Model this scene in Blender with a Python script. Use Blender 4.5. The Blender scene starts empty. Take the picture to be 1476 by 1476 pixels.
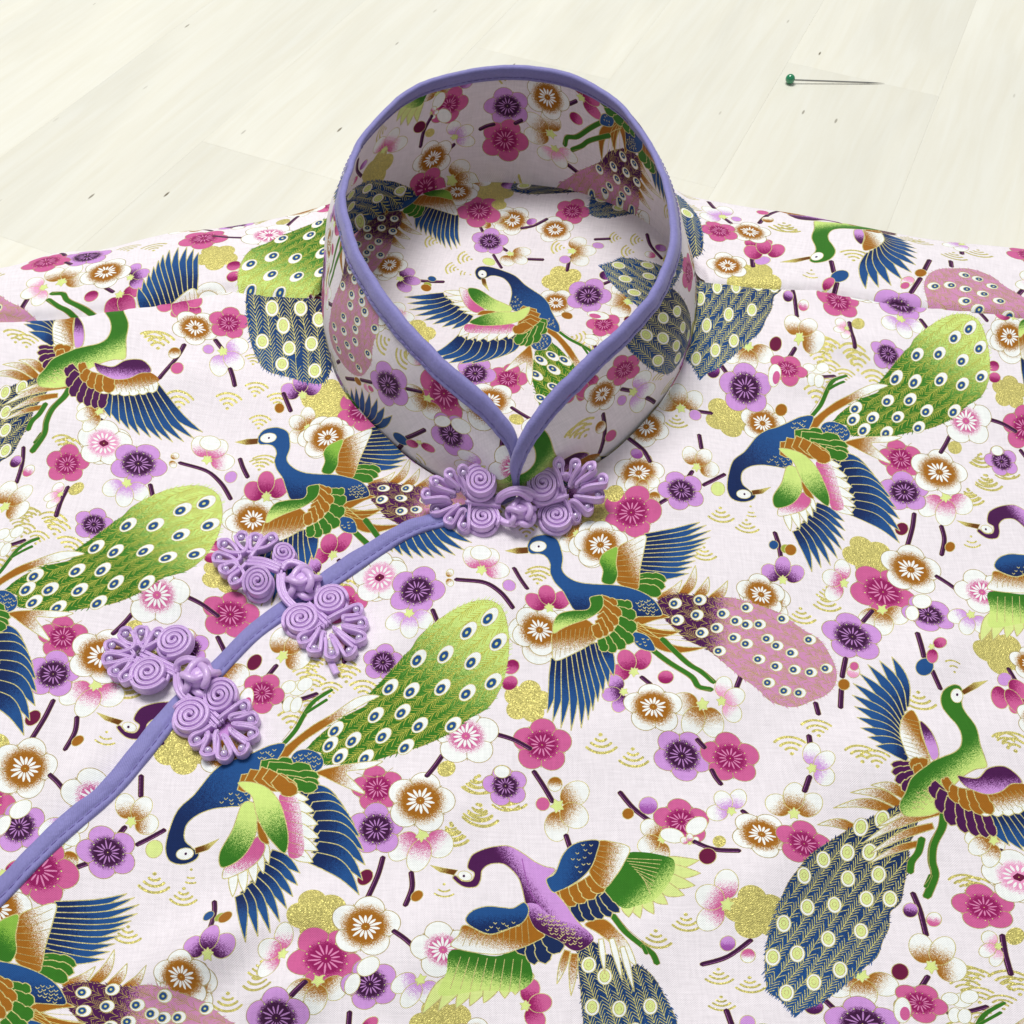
import bpy, bmesh, math, random
import numpy as np
from mathutils import Vector

# ------------------------------------------------------------------ camera, light, exposure
H = 0.2255                      # height of the lens above the blouse front, metres
scene = bpy.context.scene
cam_data = bpy.data.cameras.new('camera'); cam = bpy.data.objects.new('camera', cam_data)
scene.collection.objects.link(cam); scene.camera = cam
cam.location = (0, 0, H); cam.rotation_euler = (math.radians(90 - 52), 0, 0)
cam_data.sensor_width = 36; cam_data.lens = 36; cam_data.clip_start = .01; cam_data.clip_end = 50
world = bpy.data.worlds.new('World'); scene.world = world; world.use_nodes = True
bg = world.node_tree.nodes['Background']; bg.inputs[0].default_value = (.93, .96, 1.0, 1); bg.inputs[1].default_value = .33
def area_lamp(name, loc, target, size, power, col):
    d = bpy.data.lights.new(name, 'AREA'); d.shape = 'RECTANGLE'; d.size = size[0]; d.size_y = size[1]; d.energy = power; d.color = col
    o = bpy.data.objects.new(name, d); scene.collection.objects.link(o); o.location = loc
    o.rotation_euler = (Vector(target) - Vector(loc)).to_track_quat('-Z', 'Y').to_euler()
    return o
area_lamp('ceiling_lamp', (-.20, .80, 1.58), (0, .25, 0), (.8, .45), 26, (1, .985, .955))
scene.view_settings.view_transform = 'Standard'; scene.view_settings.look = 'None'
scene.view_settings.exposure = 0.0; scene.view_settings.gamma = 1

# ------------------------------------------------------------------ the fabric print
# The cotton is printed with one repeating design.  The repeat is drawn here once, in flat
# fabric coordinates, into a generated texture whose edges wrap on the repeat lattice.
FPIX = 1476.0
PITCH = math.radians(52)
def unproj(px, z=0.0):
    """point of the photograph -> (x, y) on the horizontal plane at height z (camera height = 1)"""
    px = np.atleast_2d(np.asarray(px, float))
    u = (px[:, 0] - 738) / FPIX; v = (px[:, 1] - 738) / FPIX
    dy = math.cos(PITCH) - v * math.sin(PITCH); dz = -math.sin(PITCH) - v * math.cos(PITCH)
    t = -(1 - z) / dz
    return np.stack([u * t, dy * t], 1)
WARP = np.array([[-0.00699,0.00405],[-0.01517,-0.00580],[-0.03561,-0.04486],[-0.03062,0.04672],[0.01327,-0.00549],[0.00659,-0.02405],[-0.00510,-0.01730],[0.00789,-0.00657],[-0.00471,0.01178],[-0.00708,0.00217],[-0.02177,0.00720],[0.01314,-0.04714],[0.01435,-0.01546],[-0.00784,-0.00232],[-0.01406,0.00070],[0.02124,0.01658],[0.01484,0.00562],[-0.00448,0.02927]])
def cloth(q):
    """plane point -> fabric coordinates: the cloth is a little stretched and skewed where it lies"""
    q = np.atleast_2d(q); x = np.clip(q[:, 0], -.75, .75) * 2; y = np.clip(q[:, 1] - .6184932, -.5, .95) * 2
    ph = np.stack([x**(d-k)*y**k for d in range(2, 6) for k in range(d+1)], 1)
    return q + ph @ WARP
L1 = np.array([-0.612543, -0.469169]); L2 = np.array([0.628757, -0.348305])
LEFT_SHIFT = np.array([0.349058, -0.158262])
BL = np.stack([L1, L2], 1); BI = np.linalg.inv(BL)
NT = 3072
IMG = np.empty((NT, NT, 4), np.float32)
IMG[:] = (.95, .922, .943, 0)
rs = np.random.RandomState(5)
NOISE = np.kron(rs.rand(NT // 2, NT // 2).astype(np.float32), np.ones((2, 2), np.float32))
NOISE4 = np.kron(rs.rand(NT // 4, NT // 4).astype(np.float32), np.ones((4, 4), np.float32))
C = dict(goldt=(.72,.70,.28),fline=(.80,.76,.50),base=(.95,.922,.943), gold=(.70,.62,.30), goldl=(.83,.79,.46), line=(.70,.63,.40), green=(.20,.46,.10), ygreen=(.83,.92,.52),
         lgreen=(.55,.74,.27), blue=(.11,.31,.55), dblue=(.035,.14,.34), navy=(.055,.15,.33), brown=(.64,.40,.075), dbrown=(.42,.24,.04),
         purple=(.29,.06,.30), dpurple=(.24,.05,.24), lilac=(.82,.60,.87), violet=(.62,.32,.66), pink=(.82,.38,.60), lpink=(.93,.62,.78),
         magenta=(.58,.08,.36), dmag=(.42,.05,.24), white=(.965,.975,.965), pinkt=(.83,.57,.73), yb=(.87,.93,.58), olive=(.62,.68,.25))
for k in C: C[k] = np.array(C[k])
TS = 370 / 1476.0
T = {}
for j, y0 in enumerate((400, 750, 1106)):
    for i, x0 in enumerate(((0, 370, 740, 1106))): T['t%d%d' % (j, i)] = (x0, y0)
ST = dict(tile='t00', left=False, off=(0, 0))
def use(tile, left=False): ST['tile'] = tile; ST['left'] = left
def P(pts):
    """design points (tile units) -> fabric coordinates"""
    a = np.atleast_2d(np.asarray(pts, float)); o = T[ST['tile']]
    f = cloth(unproj(a * TS + o))
    return f + LEFT_SHIFT if ST['left'] else f
def tex(F): return (F @ BI.T) * NT
def untex(x, y): return np.stack([(x + .5) / NT, (y + .5) / NT], 1) @ BL.T
def smooth(pts, closed=True, n=6):
    p = np.asarray(pts, float); m = len(p)
    if m < 3: return p
    out = []
    rng = range(m) if closed else range(m - 1)
    t = np.linspace(0, 1, n, endpoint=False)[:, None]
    for i in rng:
        if closed: a, b, c, d = p[i-1], p[i], p[(i+1) % m], p[(i+2) % m]
        else: a, b, c, d = p[max(i-1, 0)], p[i], p[i+1], p[min(i+2, m-1)]
        out.append(.5 * ((2*b) + (-a+c)*t + (2*a-5*b+4*c-d)*t*t + (-a+3*b-3*c+d)*t**3))
    r = np.concatenate(out)
    return r if closed else np.vstack([r, p[-1]])
CLIP = [None]
def mask_poly(F):
    q = tex(F); x0, y0 = np.floor(q.min(0)).astype(int) - 1; x1, y1 = np.ceil(q.max(0)).astype(int) + 1
    w, h = x1 - x0 + 2, y1 - y0 + 1
    acc = np.zeros((h, w), np.int16); r = np.roll(q, -1, 0)
    ax, ay, bx, by = q[:, 0]-x0, q[:, 1]-y0-.5, r[:, 0]-x0, r[:, 1]-y0-.5
    sw = ay > by; ax, bx = np.where(sw, bx, ax), np.where(sw, ax, bx); ay, by = np.where(sw, by, ay), np.where(sw, ay, by)
    s = np.ceil(ay).astype(int); e = np.ceil(by).astype(int); n = np.maximum(e - s, 0)
    if n.sum() == 0: return np.zeros(0, int), np.zeros(0, int)
    idx = np.repeat(np.arange(len(q)), n); row = np.arange(n.sum()) - np.repeat(np.cumsum(n) - n, n) + s[idx]
    xc = ax[idx] + (row - ay[idx]) * (bx[idx]-ax[idx]) / np.maximum(by[idx]-ay[idx], 1e-9)
    np.add.at(acc, (row, np.clip(np.ceil(xc - .5).astype(int), 0, w-1)), 1)
    m = np.cumsum(acc, 1) % 2 == 1
    yy, xx = np.nonzero(m)
    return xx + x0, yy + y0
def paint(xx, yy, col, gold=0.0):
    if len(xx) == 0: return
    ix, iy = xx % NT, yy % NT
    if CLIP[0] is not None:
        k = CLIP[0][iy, ix]; ix, iy, xx, yy = ix[k], iy[k], xx[k], yy[k]
        if len(ix) == 0: return
    if callable(col):
        r = col(untex(xx, yy), NOISE[iy, ix])
        if isinstance(r, tuple): c, a = r; ix, iy, c = ix[a], iy[a], c[a]
        else: c = r
        IMG[iy, ix, :3] = c; IMG[iy, ix, 3] = gold
    else:
        if gold > 0:
            n = NOISE4[iy, ix]*.55 + NOISE[iy, ix]*.45
            c = np.array(col)[None] * (.82 + .36 * n[:, None]); IMG[iy, ix, :3] = np.clip(c, 0, 1)
        else: IMG[iy, ix, :3] = col
        IMG[iy, ix, 3] = gold
def disc_stroke(F, rad, col, gold=0.0):
    """round-nibbed line along fabric points, radius in fabric units (scalar or per point)"""
    F = np.atleast_2d(F); rad = np.broadcast_to(np.asarray(rad, float), (len(F),))
    px = .35 * 3.6e-4
    out, rr = [], []
    if len(F) == 1: out = F; rr = rad
    else:
        d = np.hypot(*(F[1:] - F[:-1]).T); n = np.maximum((d / px / 2).astype(int), 1)
        for i in range(len(d)):
            t = (np.arange(n[i]) / n[i])[:, None]; out.append(F[i] + (F[i+1]-F[i])*t); rr.append(rad[i] + (rad[i+1]-rad[i])*t[:, 0])
        out = np.concatenate(out); rr = np.concatenate(rr)
    q = tex(out); R = int(np.ceil(rr.max() / 3.2e-4)) + 1
    o = np.arange(-R, R+1); ox, oy = [a.ravel() for a in np.meshgrid(o, o)]
    b = np.floor(q).astype(int)
    X = b[:, 0][:, None] + ox; Y = b[:, 1][:, None] + oy
    dx = (X + .5 - q[:, 0][:, None]) / NT; dy = (Y + .5 - q[:, 1][:, None]) / NT
    dX = dx*BL[0, 0] + dy*BL[0, 1]; dY = dx*BL[1, 0] + dy*BL[1, 1]
    k = dX*dX + dY*dY <= (rr**2)[:, None]
    X, Y = X[k], Y[k]
    key = np.unique((Y + 50000).astype(np.int64) * 200000 + (X + 50000))
    paint((key % 200000) - 50000, (key // 200000) - 50000, col, gold)
U = 2.45e-4          # one tile unit in fabric units (middle of the picture)
def line(pts, w=1.9, col='line', gold=.7, sm=True, closed=False):
    F = P(smooth(pts, closed) if sm else pts)
    if closed: F = np.vstack([F, F[:1]])
    disc_stroke(F, w * .5 * U * 2.2, C[col] if isinstance(col, str) else col, gold)
def thick(pts, w, col):
    F = P(smooth(pts, False)); disc_stroke(F, w*.5*U*1.15, C['line'], .6); disc_stroke(F, w*.5*U*.95, C[col])
def lin(a, b, c0, c1, st=.9, c2=None):
    st = st*.68
    """gradient from design point a to b, stippled as the print is"""
    A, Bq = P([a, b]); d = Bq - A; L = d @ d
    c0, c1 = C[c0], C[c1]
    def f(F, n):
        t = ((F - A) @ d) / L
        if c2 is not None:
            lo = t < .5; tt = np.where(lo, t*2, t*2-1) ; k = (tt > .5 + (n-.5)*st)
            return np.where(lo[:, None], np.where(k[:, None], c1, c0), np.where(k[:, None], C[c2], c1))
        k = np.clip(.5 + (t - .5 + (n - .5) * st) * 3, 0, 1)[:, None]
        return c0 + (c1 - c0) * k
    return f
def poly(pts, col, ol=2.0, sm=True, olc='fline'):
    p = smooth(pts) if sm else np.asarray(pts, float)
    F = P(p); xx, yy = mask_poly(F)
    paint(xx, yy, C[col] if isinstance(col, str) else col)
    if ol: disc_stroke(np.vstack([F, F[:1]]), ol*.5*U*2.2, C[olc], .7)
    return xx, yy
def ellp(c, rx, ry, ang=0, n=28):
    t = np.linspace(0, 2*math.pi, n, endpoint=False); a = math.radians(ang)
    x, y = rx*np.cos(t), ry*np.sin(t)
    return np.stack([c[0] + x*math.cos(a) - y*math.sin(a), c[1] + x*math.sin(a) + y*math.cos(a)], 1)
def ell(c, rx, ry, col, ang=0, ol=1.5): poly(ellp(c, rx, ry, ang), col, ol, False)
def leaf(base, tip, w, col, bend=0., ol=1.3, blunt=.0):
    b, t = np.array(base, float), np.array(tip, float); d = t - b; L = np.hypot(*d) + 1e-9; n = np.array([-d[1], d[0]]) / L
    s = np.linspace(0, 1, 11)
    prof = np.minimum(1, .7 + .9*s) * (1 - s**2.4)
    if blunt: prof = np.where(s > .5, np.maximum(prof, np.sqrt(np.clip(1 - ((s-.55)/.45)**2, 0, 1))), np.maximum(prof, .75))
    ctr = b + d * s[:, None] + n * (bend * L * np.sin(np.pi * s))[:, None]
    pts = np.vstack([ctr + n * (prof*w/2)[:, None], (ctr - n * (prof*w/2)[:, None])[::-1]])
    poly(pts, col(base, tip) if callable(col) else col, ol*1.6, False, 'fline')
    return ctr
def fan(bases, tips, col='blue', w=1.15, bend=0., blunt=0., ol=1.3, shaft=False, dark=None, rev=False):
    bases = np.asarray(bases, float); tips = np.asarray(tips, float); n = len(bases)
    if col == 'blue': n = int(n*1.4+.5); bases = resamp(bases, n); tips = resamp(tips, n)
    sp = [np.hypot(*(tips[min(i+1, n-1)] - tips[max(i-1, 0)])) / (2 if 0 < i < n-1 else 1) for i in range(n)]
    sb = [np.hypot(*(bases[min(i+1, n-1)] - bases[max(i-1, 0)])) / (2 if 0 < i < n-1 else 1) for i in range(n)]
    order = range(n-1, -1, -1) if rev else range(n)
    for i in order:
        W = w * .5 * (min(sp[i], 2.0*sb[i]+14) + sb[i])
        if not blunt: W = min(W, 78)
        cc = (lambda a, b: lin(a, (np.array(a)+(np.array(b)-a)*.7), dark, col, .8)) if dark else col
        leaf(bases[i], tips[i], W, cc, bend, ol, blunt)
def resamp(pts, n):
    p = smooth(pts, False, 8); d = np.r_[0, np.cumsum(np.hypot(*(p[1:]-p[:-1]).T))]; s = np.linspace(0, d[-1], n)
    return np.stack([np.interp(s, d, p[:, 0]), np.interp(s, d, p[:, 1])], 1)
KINDS = dict(P=('pink', 'magenta', .52, .12, 'lpink', 1), V=('lilac', 'dpurple', .56, .12, 'lilac', 1), W=('white', 'brown', .65, .16, 'white', 0),
             K=('white', 'pink', .49, .16, 'white', 0), D=('white', 'lpink', .54, .14, 'white', 0), R=('pink', 'magenta', .55, .2, 'lpink', 1))
def flower(kind, x, y, r, rot=None, holes=None):
    c = P([(x, y)])[0]; R = np.hypot(*(P([(x + r, y)])[0] - c)) * 1.0
    rot = rs.rand() * 6.28 if rot is None else math.radians(rot)
    ang = rot + np.arange(5) * 2*math.pi/5
    t = np.linspace(0, 2*math.pi, 22, endpoint=False)
    lw = 1.9*.5*U*2.2
    if kind == 'G':
        for a in ang:
            pc = c + .56*R*np.array([math.cos(a), math.sin(a)])
            F = pc + .46*R*np.stack([np.cos(t), np.sin(t)], 1)
            paint(*mask_poly(F), C['goldl'], 1.0)
        paint(*mask_poly(c + .6*R*np.stack([np.cos(t), np.sin(t)], 1)), C['goldl'], 1.0)
        return
    pc_, cc_, r0, soft, lc_, dots = KINDS[kind]
    def col(F, n):
        d = np.hypot(*(F - c).T) / R
        k = np.clip(.5 + (r0 - d + (n - .5) * soft * 1.6) * 9, 0, 1)[:, None]
        return C[pc_] + (C[cc_] - C[pc_]) * k
    pr = .445*R
    for a in ang:
        pc = c + .575*R*np.array([math.cos(a), math.sin(a)])
        F = pc + pr*np.stack([np.cos(t), np.sin(t)], 1)
        disc_stroke(np.vstack([F, F[:1]]), lw, C['line'], .7)
    for a in ang:
        pc = c + .575*R*np.array([math.cos(a), math.sin(a)])
        paint(*mask_poly(pc + (pr-lw*.6)*np.stack([np.cos(t), np.sin(t)], 1)), col)
    paint(*mask_poly(c + .5*R*np.stack([np.cos(t), np.sin(t)], 1)), col)
    if kind != 'G':
        for a in ang + math.pi/5:
            u = np.array([math.cos(a), math.sin(a)]); disc_stroke(c + np.array([[.58], [.84]])*u*R, lw*.8, C['line'], .7)
    nl = 14
    for k in range(nl):
        a = rot + .2 + k*2*math.pi/nl; u = np.array([math.cos(a), math.sin(a)])
        lo, hi = (.15, .41 + .05*((k*7) % 3 - 1)) if kind != 'D' else (.24, .44)
        wv = np.array([.022, .042, .042, .02]) * R if kind in 'WKD' else np.array([.014, .026, .026, .016])*R
        disc_stroke(c + np.linspace(lo, hi, 4)[:, None]*u*R, wv, C[lc_] if kind in 'WKD' else C[lc_]*.86+C[cc_]*.14)
        if dots:
            disc_stroke((c + u*R*(.52 + .05*(k % 2)))[None], .021*R, C['ygreen']*1.0, .6)
    if kind == 'W':
        for k in range(26):
            a = k*2.39; disc_stroke((c + np.array([math.cos(a), math.sin(a)])*R*(.48+.1*rs.rand()))[None], .008*R, C['goldl'], .8)
    if kind == 'D': disc_stroke(c[None], .17*R, C['dmag'])
    disc_stroke(c[None], .02*R, C['goldl'], .8)
SIDE = dict(B=('brown', 'white'), P=('magenta', 'pink'), M=('magenta', 'pink'), W=('lpink', 'white'), L=('lilac', 'white'), V=('purple', 'lilac'), K=('pink', 'white'))
def side(kind, x, y, r, ang, n=3, calyx=True):
    """flower seen from the side: petals fan out from a calyx; ang = direction the petals point, degrees, 90 = up"""
    a0 = math.radians(ang); u = np.array([math.cos(a0), -math.sin(a0)]); base = np.array([x, y]) - u*r*.75
    ci, co = SIDE[kind]
    spread = 1.0 if n == 3 else .9
    order = [0, n-1] + list(range(1, n-1)) if n > 2 else [0, 1]
    for i in order:
        b = a0 + (i/(n-1) - .5)*2*spread
        v = np.array([math.cos(b), -math.sin(b)]); m = base + v*r*.88
        g = lin(base + v*r*.15, base + v*r*1.25, ci, co, .8)
        ell(m, r*.62, r*.5, g, math.degrees(math.atan2(v[1], v[0])))
    if calyx:
        cp = []
        for k in range(10):
            b = a0 + k*math.pi/5; rr = r*(.30 if k % 2 == 0 else .18)
            cp.append(base + u*r*.08 + rr*np.array([math.cos(b), -math.sin(b)]))
        poly(cp, 'yb', 1.0)
def bud(col, x, y, r, col2=None):
    g = lin((x, y-r*.8), (x, y+r*.8), col, col2, .7) if col2 else col
    ell((x, y), r, r*.95, g)
def gbud(x, y, r): paint(*mask_poly(P(ellp((x, y), r, r*.95))), C['goldl'], 1.0)
def branch(*pts, w=22):
    p = smooth(pts, False) if len(pts) > 2 else np.asarray(pts, float)
    F = P(p)
    disc_stroke(F, w*.5*U*1.12, C['line'], .6); disc_stroke(F, w*.5*U*.95, C['dpurple'])
    d = np.array([F[-1][1]-F[0][1], F[0][0]-F[-1][0]]); d = d/np.hypot(*d)*w*.22*U
    disc_stroke(F + d, 1.1*U, C['violet']*.8+C['line']*.2, .3)
def wave(x, y, s, dirn, rings=(.33, .62, .93), half=47):
    c = P([(x, y)])[0]; R = np.hypot(*(P([(x + s, y)])[0] - c))
    for k, rr in enumerate(rings):
        a = np.radians(np.linspace(-half, half, 24)) + (math.pi/2 if dirn < 0 else -math.pi/2)
        F = c + R*rr*np.stack([np.cos(a), np.sin(a)], 1)
        disc_stroke(F, R*.068, C['goldl'], 1.0)
    disc_stroke(c[None], R*.10, C['goldl'], 1.0)
def eye(x, y, r=24, d=(.35, -.35), light=False):
    if light:
        ell((x, y), r*1.75, r*1.95, 'white', 0, 1.6); ell((x, y-2), r*1.15, r*1.4, 'yb', 0, 1.6); ell((x, y-2), r*.5, r*.6, 'yb', 0, 1.4)
        return
    a = math.degrees(math.atan2(d[1], d[0]))
    ell((x + d[0]*r*.8, y + d[1]*r*.8), r*1.75, r*1.35, 'white', a)
    ell((x, y), r*1.0, r*.85, 'blue', a, 1.6); ell((x, y), r*.28, r*.22, 'yb', a, 1.0)
def tail(pts, col, dots, spine, barb=44, gc='gold', L=120, e=24, d=(.35, -.35), light=False, step=14, lw=1.3, skip=.25):
    """peacock train: a filled outline, herring-bone barbs in gold and an eye on every feather"""
    F = P(smooth(pts)); xx, yy = mask_poly(F)
    paint(xx, yy, C[col] if isinstance(col, str) else col)
    m = np.zeros((NT, NT), bool); m[yy % NT, xx % NT] = True; CLIP[0] = m
    u = np.array(spine, float); u /= np.hypot(*u); n = np.array([-u[1], u[0]])
    A = np.array(pts, float); pu, pn = A @ u, A @ n
    rows = np.arange(pn.min() - barb*.3, pn.max() + barb, barb*1.5)
    for ri, rn in enumerate(rows):
        ph = rs.rand()*step; amp = 10*(rs.rand()-.5); pa = None
        ks = np.arange(pu.min() - 60 + ph, pu.max() + 60, step)
        cen = [u*k + n*(rn + amp*math.sin(k*.02 + ri)) for k in ks]
        for i0 in range(0, len(cen) - 10, 10): line(cen[i0:i0+9], lw, gc, sm=False)
        for k, p in enumerate(cen):
            for sgn in (-1, 1):
                if rs.rand() < skip: continue
                q = p - (u*.80 - n*sgn*.60) * barb * (.95+.35*rs.rand())
                line([p, (p+q)/2 - u*3, q], lw, gc, sm=False)
    CLIP[0] = None
    disc_stroke(np.vstack([F, F[:1]]), 1.3*.5*U*2.2, C['line'], .7)
    sp = smooth(pts); gcn = sp.mean(0); dd = np.hypot(*(np.roll(sp, -1, 0) - sp).T)
    for p, l in zip(sp, dd):
        if l < .5: continue
        for _ in range(max(1, int(l/11))):
            o = p - gcn; o = o/np.hypot(*o); q = p + (rs.rand(2)-.5)*l*.9
            if o @ -u < .2 or o @ u > -2:
                cc = col(P([q]), np.array([.5]))[0] if callable(col) else C[col]
                Fq = P([q - o*9, q + o*4 + u*9*(1 if o @ u > -.3 else -.4)]); disc_stroke(Fq, np.array([2.6, 1.0])*U, cc)
    for q in dots: eye(q[0], q[1], e, d, light)
def scales(c, rx, ry, ang, n=16, s=9):
    a = math.radians(ang)
    for k in range(n):
        t = k*2.4; rr = math.sqrt((k+.5)/n); x, y = rx*rr*math.cos(t)*.85, ry*rr*math.sin(t)*.85
        px, py = c[0] + x*math.cos(a) - y*math.sin(a), c[1] + x*math.sin(a) + y*math.cos(a)
        line([(px-s, py), (px, py+s*.8), (px+s, py)], 1.7, 'fline')

def waves():
    use('t02')
    for w in [(1185,1345,105,1),(935,810,90,1),(1335,1410,95,1)]: wave(*w)
    wave(1360,1330,75,1,(.6,.95),20)
    use('t12')
    for w in [(500,1240,125,1),(685,1320,120,1),(1090,180,95,1),(150,335,-100,1)]: wave(w[0],w[1],abs(w[2]),1 if w[2]>0 else -1)
    use('t03')
    for w in [(320,450,100,-1),(487,492,105,-1),(360,545,-90,-1),(285,710,100,-1),(620,600,95,-1),(1238,995,95,1),(1265,1130,110,1),(1155,1230,105,1),(1390,1060,90,1)]: wave(w[0],w[1],abs(w[2]),w[3])
    use('t13')
    for w in [(335,435,110,1),(190,510,110,1),(860,1000,120,1),(290,1250,120,-1),(140,1345,125,-1),(620,1435,115,-1),(1420,1335,125,-1)]: wave(*w)
    wave(1170,95,70,1,(.55,.95),40); wave(1065,890,75,-1,(.5,.95),35)
    use('t22')
    for w in [(990,850,120,1),(815,950,125,1),(1180,1160,115,1),(1358,1210,120,1),(1195,1320,110,1)]: wave(*w)
    use('t23')
    for w in [(1165,690,120,-1),(1175,1285,125,-1),(1390,1370,120,-1),(1250,1440,110,-1)]: wave(*w)
    use('t21'); wave(45,1140,110,1); wave(1260,60,115,1); wave(1270,220,115,1); wave(1120,345,115,1); wave(1430,150,110,1)
    use('t00', True)
    for w in [(868,372,100,-1),(1020,720,105,-1),(1297,722,105,-1),(1460,660,95,-1),(1450,480,80,-1),(375,975,95,-1),(80,355,95,-1),(310,1470,105,-1),(155,1385,90,-1)]: wave(*w)
    use('t01', True)
    wave(110,720,95,-1); wave(10,1090,100,-1); wave(0,830,90,-1)

def blossoms_back():
    use('t02'); flower('G',1240,790,140)
    use('t03'); branch((850,1350),(840,1430),(810,1540))
    use('t13'); flower('G',590,200,150); flower('G',1335,760,150)
    use('t12'); flower('G',80,1040,140)
    use('t22'); flower('G',1390,850,185)
    use('t01', True); flower('G',400,700,150)

def bird_a():
    use('t03')
    # train
    branch((1275,800),(1360,825),(1440,865)); branch((1055,900),(1030,950),(1000,1000))
    flower('K',1150,810,150,20); flower('V',690,450,100)
    tail([(390,810),(520,700),(645,640),(650,590),(700,530),(780,440),(820,400),(850,350),(950,270),(1050,225),(1130,220),(1200,250),(1245,310),(1275,400),(1285,500),(1270,600),(1230,680),(1150,730),(1080,790),(960,850),(850,880),(700,915),(560,910),(480,900),(460,850)],
         lin((900,800),(1290,330),'green','ygreen',.7),
         [(1157,298),(1072,350),(1220,402),(855,452),(983,442),(1118,478),(1228,570),(740,570),(848,592),(995,585),(1118,615),(693,698),(822,690),(917,758),(1075,762),(505,750),(490,818),(602,808),(748,800),(868,860),(550,880),(680,898)],
         (.82,-.57), gc='goldt', barb=36, step=14, lw=1.4, skip=.25)
    poly([(215,870),(260,810),(380,720),(480,670),(600,600),(700,600),(640,630),(560,670),(450,730),(350,790),(280,860)], lin((430,720),(600,640),'brown','white',.9))
    poly([(455,935),(600,915),(770,915),(700,945),(600,950),(650,1000),(710,1060),(590,1010),(500,965)], lin((500,930),(680,980),'brown','white',.9))
    line([(650,960),(760,990),(830,950)],1.2)
    thick([(265,780),(310,725),(345,650),(380,600),(455,556)],20,'green'); thick([(350,650),(395,625),(440,600)],15,'green')
    line([(250,770),(300,700),(335,630),(380,580),(455,550)],1.2)
    # body, neck, head
    poly([(270,790),(200,785),(120,815),(60,838),(0,855),(-60,900),(-130,1000),(-200,1070),(-230,1160),(-236,1240),(-210,1290),(-150,1307),(-90,1292),(-72,1264),(-110,1235),(-150,1200),(-150,1140),(-105,1098),(-35,1076),(50,1075),(110,1078),(150,1060),(160,960),(230,880)], lin((-250,1180),(160,880),'dblue','blue',.8))
    scales((80,1035),100,40,0,12); scales((190,830),60,30,-20,8)
    ell((-140,1262),42,25,'white'); ell((-136,1262),6,6,'dpurple',0,0)
    poly([(-95,1238),(-88,1264),(-30,1250),(20,1206),(-40,1225)], lin((-80,1250),(10,1215),'dbrown','goldl',.6),1.2,False)
    # far wing
    fan([(285,1290),(270,1310),(245,1350),(220,1385),(190,1425),(160,1460)], [(450,1385),(450,1480),(415,1596),(355,1661),(312,1670),(255,1696)],'blue',1.25,-.05,dark='dblue')
    fan([(250,1245),(225,1275),(195,1300),(150,1330),(110,1350)],[(285,1330),(265,1370),(230,1410),(185,1450),(130,1465)],'white',1.0)
    poly([(215,1215),(258,1258),(235,1310),(170,1350),(70,1378),(60,1340),(90,1300),(150,1270)], lin((150,1270),(160,1400),'pink','white',.9))
    poly([(120,1068),(180,1075),(205,1150),(200,1220),(150,1290),(80,1325),(40,1320),(33,1260),(85,1170)], lin((150,1120),(70,1300),'ygreen','green',.9))
    poly([(205,1150),(250,1200),(275,1250),(225,1225)],'brown')
    # near wing
    fan([(385,1030),(430,1070),(460,1125),(485,1180),(505,1240),(500,1320)],[(595,1085),(645,1145),(700,1215),(740,1290),(768,1372),(768,1510)],'blue',1.35,-.10,dark='dblue')
    fan([(300,1040),(335,1080),(360,1130),(375,1180),(390,1230),(390,1280)],[(435,1060),(470,1115),(500,1175),(515,1235),(520,1290),(505,1340)],'white',1.15)
    poly([(290,1035),(370,1045),(405,1110),(430,1190),(450,1300),(385,1310),(360,1230),(320,1120)], lin((330,1160),(460,1150),'pink','white',.9),0)
    for k in range(6): line([(300+14*k,1060+45*k),(400+12*k,1075+48*k)],1.1)
    ell((395,878),88,50,'blue',22); scales((395,878),88,50,22,20)
    fan([(165,895),(200,905),(250,935),(300,960),(340,975)],[(330,890),(430,930),(470,960),(475,990),(470,1012)],'green',1.7,.05,blunt=1)
    fan([(80,960),(110,935),(160,920),(200,925),(250,950)],[(200,965),(270,975),(330,990),(370,1010),(372,1030)],'brown',1.9,.05,blunt=1)
    poly([(75,962),(140,965),(220,995),(290,1060),(330,1130),(365,1225),(358,1290),(300,1250),(240,1190),(195,1120),(160,1040),(110,1000)], lin((200,1060),(350,1280),'ygreen','green',.9))

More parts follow.
